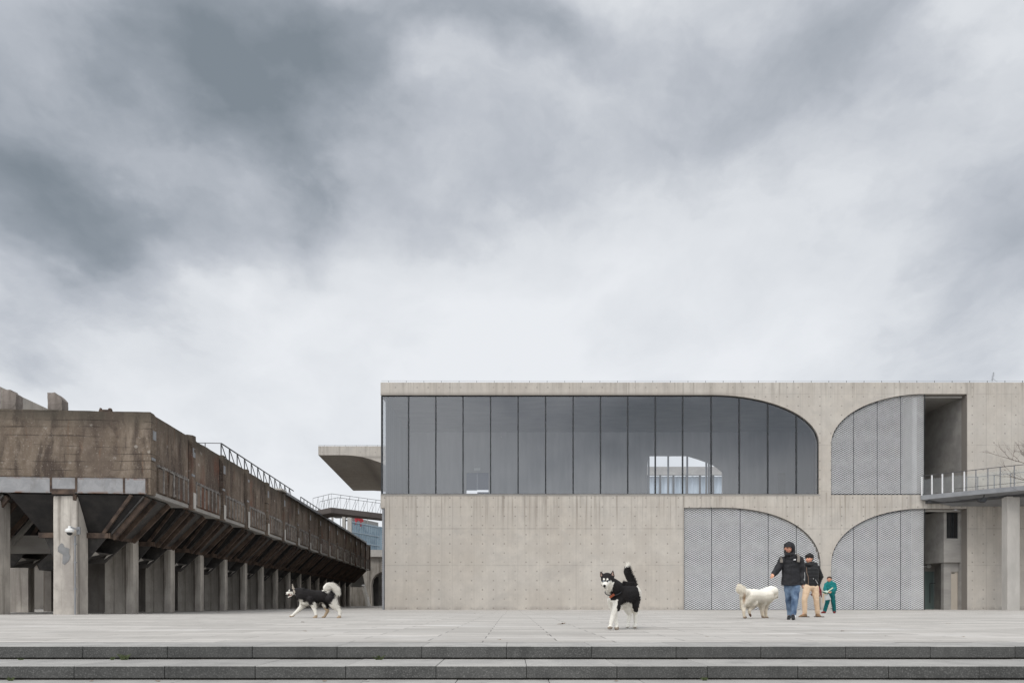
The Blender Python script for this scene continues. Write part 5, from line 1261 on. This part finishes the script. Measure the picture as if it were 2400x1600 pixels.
# 2: companion in puffer jacket
Y0 = 18.8; z = zoomer(1780, 1250, 7.125, Y0)
p2 = thing('person', Vector((z(860, 0).x, Y0, 0)), 'young person in black puffer jacket and beige trousers looking left, hands held behind the back', 'person', 'people on the plaza')
fdir2 = Vector((-.86, -.52, 0)).normalized(); hc2 = z(830, 418, 0); pr = []; fcol2 = face(hc2, fdir2, .113, pr)
pr += [cap(z(842, 450, .02), z(850, 540, .04), .058, .062)]
pr += chain([z(865, 560, .03), z(880, 700, .03), z(870, 870, .02)], [.14, .13, .125], .62)
shL, elL, wrL = z(790, 560, .02), z(775, 700, .14), z(850, 850, .20)
shR, elR, wrR = z(955, 560, .03), z(1018, 720, .12), z(960, 860, .20)
pr += chain([shL, elL, wrL], [.055, .042, .03]) + chain([shR, elR, wrR], [.055, .042, .03])
hand(wrL, (.6, .1, -.6), 1, pr, 1., .6, (0, -1, 0)); hand(wrR, (-.5, .1, -.7), -1, pr, 1., .6, (0, -1, 0))
hL, kL, aL = z(800, 890, .02), z(752, 1090, -.03), z(752, 1310, .02)
hR, kR, aR = z(920, 890, .03), z(948, 1090, .0), z(972, 1320, .08)
pr += chain([hL, kL, aL], [.085, .056, .04]) + chain([hR, kR, aR], [.085, .056, .04])
pr += [cap(aL, z(705, 1376, -.03), .032, .024), cap(aR, z(988, 1372, -.02), .032, .026)]
organic('body', pr, .0075, M['skin'], p2, 2, color=fcol2)
PU = cloth('black_quilted_fabric', (.010, .010, .011), (.017, .017, .018), 10, .45)
jk = []
for i, (zy, w_) in enumerate(((548, .17), (600, .205), (655, .215), (710, .215), (765, .21), (820, .20), (852, .185))):
    jk += [cap(z(868 - w_ * 180 + i * 1.5, zy, .03), z(868 + w_ * 210 - i * 1.5, zy + 4, .03), w_ * .62, w_ * .60, 1.0)]
jk += [cap(z(835, 505, .02), z(862, 512, .05), .095, .10), cap(z(800, 520, .0), z(925, 520, .03), .07, .08)]
for (a_, c_, e_) in ((shL, elL, wrL), (shR, elR, wrR)):
    for k in range(6): t_ = k / 5.; jk.append(ell(a_.lerp(c_, t_), (.088, .088, .06)))
    for k in range(1, 5): t_ = k / 4.; jk.append(ell(c_.lerp(e_, t_), (.080, .080, .055)))
hz2 = z(0, 882).z
organic('jacket', jk, .010, PU, p2, 1, .004, 12, cut=lambda q: q.z < hz2)
organic('collar', [cap(z(775, 505, -.06), z(850, 520, -.08), .04, .045), cap(z(850, 520, -.08), z(905, 490, .0), .045, .04)], .008, PU, p2, 2)
b = MB(); b.tube([z(785, 560, -.135), z(790, 650, -.14), z(815, 720, -.145), z(818, 860, -.135)], .006, 4); b.build('zip', cloth('brass_zip', (.25, .17, .12), (.3, .2, .15)), p2, world=True)
b = MB(); b.tube([z(935, 765, -.13), z(975, 835, -.12)], .005, 4); b.ell(z(900, 750, -.14), .012, 6, 5); b.build('pocket_zip', WH, p2, world=True)
BG = cloth('beige_twill', lin(196, 168, 140), lin(214, 188, 160), 14, .9)
organic('trousers', [ell(z(862, 890, .02), (.155, .11, .09))] + chain([z(800, 900, .02), z(752, 1090, -.03), z(757, 1315, .01)], [.108, .075, .062]) + chain([z(922, 900, .03), z(948, 1090, .0), z(972, 1325, .06)], [.108, .078, .062]), .010, BG, p2, 2, .008, 10, cut=lambda q: q.z < .085)
HR = cloth('black_hair', (.010, .009, .009), (.018, .016, .015), 40, .7)
hr = [ell(hc2 + Vector((.015, .012, .052)), (.116, .116, .105)), ell(hc2 + Vector((.045, .03, .005)), (.085, .088, .085))]
for k in range(7):
    a_ = -1.1 + k * .36; d_ = Matrix.Rotation(a_, 3, 'Z') @ fdir2; hr.append(cap(hc2 + d_ * .082 + Vector((0, 0, .085)), hc2 + d_ * .096 + Vector((0, 0, .045 + .008 * (k % 2))), .026, .012))
organic('hair', hr, .008, HR, p2, 3, .0015, 50)
SU = cloth('tan_suede', lin(120, 96, 74), lin(145, 118, 92), 25, .9)
for q in ([cap(z(758, 1362, .02), z(705, 1374, -.05), .060, .046), cap(z(705, 1372, -.05), z(680, 1380, -.08), .042, .032)], [cap(z(970, 1360, .08), z(992, 1372, -.04), .060, .050), cap(z(992, 1372, -.04), z(1010, 1378, -.08), .045, .036)]):
    so_ = organic('shoe', q, .008, SU, p2, 2)
b = MB(); b.box(z(663, 0).x, z(808, 0).x, Y0 - .11, Y0 + .06, .0, .022); b.build('sole', cloth('dark_sole', (.05, .035, .03), (.07, .05, .04)), p2, world=True)
b = MB(); b.box(z(935, 0).x, z(1042, 0).x, Y0 - .15, Y0 + .10, .0, .022); b.build('sole', cloth('dark_sole2', (.05, .035, .03), (.07, .05, .04)), p2, world=True)
ls = MB(); RD = cloth('red_rope', (.16, .015, .025), (.24, .03, .04), 30, .8)
for pts in ([(985, 850, .2), (1010, 930, .16), (1022, 1010, .14), (1000, 1050, .14), (988, 980, .16), (990, 870, .2)], [(990, 860, .2), (1030, 950, .15), (1035, 1060, .15), (1022, 980, .16), (1000, 870, .2)], [(985, 870, .2), (998, 1000, .14), (985, 1040, .14), (984, 900, .18)], [(962, 880, .22), (900, 1000, .2), (860, 1010, .18), (868, 1030, .18), (940, 960, .2)]):
    ls.tube([z(*q) for q in pts], .013, 6)
lo = ls.build('dog_leash', RD, None, smooth=True); tag(lo, 'coiled dark red dog leash held behind the back of the puffer jacket wearer', 'leash')

# 3: worker in green
Y0 = 31.4; gz3 = gz(Y0); z = zoomer(1780, 1250, 7.125, Y0)
def z(zx, zy, dy=0., f_=zoomer(1780, 1250, 7.125, Y0)): return f_(zx, zy, dy)
p3 = thing('person', Vector((z(1180, 0).x, Y0, gz3)), 'worker in teal green uniform standing by the museum wall holding a dustpan and brushes', 'person', 'people on the plaza')
fdir3 = Vector((-.5, -.85, 0)).normalized(); hc3 = z(1165, 762, 0); pr = []; fcol3_ = face(hc3, fdir3, .125, pr)
fcol3 = lambda w_: tuple(c * .8 for c in fcol3_(w_))
pr += [cap(z(1170, 790, .02), z(1180, 830, .03), .06, .065)] + chain([z(1180, 850, .03), z(1195, 960, .02), z(1190, 1030, .02)], [.14, .15, .14], .7)
shL, elL, wrL = z(1110, 850, .02), z(1092, 925, -.05), z(1130, 962, -.22); shR, elR, wrR = z(1250, 845, .03), z(1262, 925, -.05), z(1190, 972, -.22)
pr += chain([shL, elL, wrL], [.05, .042, .032]) + chain([shR, elR, wrR], [.05, .042, .032])
hand(wrL, (.6, -.5, -.3), 1, pr, 1., .5, (0, -.5, 1)); hand(wrR, (-.8, -.4, 0), -1, pr, 1., .5, (0, -.5, 1))
hL, kL, aL = z(1150, 1040, .02), z(1125, 1170, -.04), z(1088, 1290, .02); hR, kR, aR = z(1225, 1040, .02), z(1238, 1170, .0), z(1250, 1295, .06)
pr += chain([hL, kL, aL], [.085, .06, .042]) + chain([hR, kR, aR], [.085, .06, .042]) + [cap(aL, z(1060, 1312, -.05), .042, .035), cap(aR, z(1245, 1312, -.08), .042, .035)]
organic('body', pr, .009, M['skin'], p3, 2, color=fcol3)
GN = cloth('teal_uniform', lin(20, 96, 98), lin(38, 124, 122), 10, .85); GN2 = cloth('teal_trousers', lin(14, 78, 80), lin(24, 98, 98), 10, .85)
organic('jacket', chain([z(1178, 838, .03), z(1190, 900, .02), z(1200, 965, .02), z(1198, 1000, .02)], [.185, .205, .205, .185], .7) + chain([z(1120, 838, .02), z(1240, 832, .03)], [.08, .085]) + chain([shL, elL, z(1125, 958, -.18)], [.085, .08, .06]) + chain([shR, elR, z(1200, 970, -.18)], [.092, .085, .062]), .012, GN, p3, 2, .012, 8)
organic('trousers', [ell(z(1188, 1030, .02), (.17, .12, .12))] + chain([z(1152, 1050, .02), z(1125, 1170, -.04), z(1088, 1290, .02)], [.115, .09, .078]) + chain([z(1222, 1050, .02), z(1240, 1170, .0), z(1250, 1295, .06)], [.115, .09, .078]), .012, GN2, p3, 2, .010, 8)
hr = [ell(hc3 + Vector((.010, .012, .055)), (.108, .112, .088)), ell(hc3 + Vector((.03, .05, .01)), (.09, .085, .10))]; organic('hair', hr, .010, cloth('dark_brown_hair', (.03, .018, .015), (.045, .03, .022), 40, .8), p3, 1, .005, 30)
DR = cloth('dark_red_shoe', lin(96, 34, 32), lin(112, 44, 40), 20, .7)
organic('shoe', [cap(z(1090, 1306, .0), z(1045, 1314, -.06), .058, .045)], .009, DR, p3, 2); organic('shoe', [cap(z(1250, 1306, .05), z(1250, 1314, -.12), .060, .05)], .009, DR, p3, 2)
dp = thing('dustpan', z(1140, 1040, -.25), 'pale grey metal dustpan held low by the worker in green', 'dustpan')
b = MB(); b.prism([z(1095, 1040, -.3), z(1155, 1000, -.26), z(1198, 1095, -.2), z(1105, 1108, -.28)], (.01, .05, .0)); b.build('pan', cloth('galvanised_sheet', (.42, .44, .44), (.5, .52, .52), 6, .5), dp, world=True)
b = MB(); b.bar(z(1068, 1005, -.32), z(1063, 1155, -.30), .05, .03); b.bar(z(1068, 1005, -.32), z(1130, 1000, -.30), .03); b.build('handle', cloth('pale_wood', (.48, .34, .22), (.55, .4, .27)), dp, world=True)
hb_ = thing('hand_broom', z(1130, 960, -.3), 'short broom with green and white bristles held across the worker in green', 'broom')
b = MB(); b.bar(z(1225, 900, -.26), z(1110, 985, -.34), .035); b.build('handle', cloth('pale_stick', (.6, .6, .45), (.68, .68, .5)), hb_, world=True)
b = MB(); b.prism([z(1040, 965, -.38), z(1115, 955, -.36), z(1135, 985, -.34), z(1110, 1002, -.36)], (.0, .06, 0)); b.build('bristles', cloth('dark_green_bristle', (.03, .10, .07), (.06, .16, .11), 50), hb_, world=True)
b = MB(); b.prism([z(1062, 962, -.40), z(1120, 945, -.38), z(1150, 960, -.36), z(1138, 985, -.36)], (.0, .03, 0)); b.build('head', cloth('mint_plastic', (.55, .68, .60), (.62, .75, .66)), hb_, world=True)

# ================================================================== weeds and fallen leaves
GRS = noisy('weed_green', (.04, .055, .02), (.085, .10, .04), 20, .8)
def weed(px, py, Y, s_, lab):
    rr = random.Random(int(px)); b = MB()
    for i in range(16):
        a_ = rr.uniform(0, 6.28); L = s_ * rr.uniform(.4, 1); d = Vector((math.cos(a_) * .7, math.sin(a_) * .4, rr.uniform(.4, 1.2))).normalized(); p = Vector((rr.uniform(-.3, .3) * s_, 0, 0)); sd_ = Vector((-d.z, 0, d.x)) * .004
        q = p + d * L * .6; e_ = p + d * L + Vector((d.x * L * .3, 0, -L * .15)); b.add([p - sd_, p + sd_, q + sd_ * 1.4, q - sd_ * 1.4, e_], [(0, 1, 2, 3), (3, 2, 4)])
    o = b.build('weed_tuft', GRS, None, fix=False); o.location = PX(px, py, Y); tag(o, lab, 'weed', 'weeds in the step joints')
weed(291, 1546, 6.2, .09, 'tallest green weed tuft under the upper step, left of the walking husky')
weed(263, 1546, 6.2, .05, 'small low weed tuft just left of the tallest one under the upper step')
weed(889, 1547, 6.2, .08, 'green weed tuft under the upper step below the museum left corner')
weed(48, 1547, 6.2, .04, 'tiny weed tuft under the upper step near the left picture edge')
weed(25, 1594, 5.55, .05, 'weed tuft under the lower step at the far left')
weed(1652, 1593, 5.55, .045, 'yellowish weed tuft under the lower step right of the centre')
LF = [noisy('dry_leaf', (.16, .10, .05), (.24, .15, .08), 20, .8), noisy('pale_litter', (.42, .40, .35), (.55, .52, .48), 20, .8)]
def leaf(px, py, Y, s_, m_, lab):
    rr = random.Random(int(px * 3 + py)); b = MB(); n_ = 7; a0 = rr.uniform(0, 6)
    pts = [(s_ * rr.uniform(.6, 1) * math.cos(a0 + 2 * math.pi * k / n_), s_ * .6 * rr.uniform(.6, 1) * math.sin(a0 + 2 * math.pi * k / n_), rr.uniform(.0, .3) * s_) for k in range(n_)]
    b.add(pts + [(0, 0, .1 * s_)], [(k, (k + 1) % n_, n_) for k in range(n_)]); o = b.build('fallen_leaf', LF[m_], None, fix=False)
    q = PX(px, py, Y); o.location = q; tag(o, lab, 'leaf', 'fallen leaves and scraps')
def leaf_plaza(px, py, s_, m_, lab):
    Y = CH * F / (py - HY)
    for _ in range(4): Y = (CH - gz(Y)) * F / (py - HY)
    leaf(px, py - .0, Y - .0, s_, m_, lab)
for a_ in ((709, 1457, .045, 0, 'brown leaf scrap on the paving under the walking husky'), (1316, 1462, .10, 0, 'dry brown leaf litter on paving left of the front husky'), (1170, 1498, .03, 0, 'brown leaf near the paving edge below the museum window door'),
           (715, 1478, .03, 0, 'small leaf on paving below the front paws of the walking husky'), (1536, 1436, .05, 0, 'dark leaf on paving in front of the plain museum wall, right of the front husky'), (1871, 1462, .02, 0, 'tiny dark leaf on the paving below the hooded walker'),
           (2222, 1461, .06, 0, 'leaf litter on the paving before the museum recess'), (1975, 1478, .035, 0, 'brown leaf on the paving below the worker in green'), (2077, 1489, .025, 0, 'dark leaf on the paving at the right, close to the step edge'),
           (2258, 1491, .022, 0, 'small dark leaf nearest the step edge at the right'), (1113, 1436, .05, 0, 'dark leaf near the foot of the plain museum wall'), (513, 1434.5, .10, 0, 'dark leaf at the foot of the bunker columns'),
           (1657, 1491, .03, 0, 'brown leaf on paving between the front husky and the white dog'), (1285, 1487, .03, 0, 'brown leaf on the paving below and left of the front husky')):
    leaf_plaza(*a_)
for px_, m_, lab in ((350, 1, 'pale scrap in the joint of the upper step, left part'), (516, 1, 'pale scrap under the upper step, centre left'), (1518, 0, 'reddish leaf in the upper step joint below the front husky'), (2358, 1, 'white scrap in the upper step joint at the far right'), (1200, 0, 'brown leaf in the upper step joint at the centre')):
    leaf(px_, 1547, 6.2, .022, m_, lab)
for px_, m_, lab in ((370, 0, 'curled brown leaf under the lower step at the left'), (214, 0, 'brown leaf under the lower step near the left weeds'), (760, 0, 'brown leaf under the lower step at centre left'), (860, 1, 'pale scrap under the lower step at centre left'), (1443, 0, 'brown leaf under the lower step right of centre')):
    leaf(px_, 1595, 5.5, .025, m_, lab)
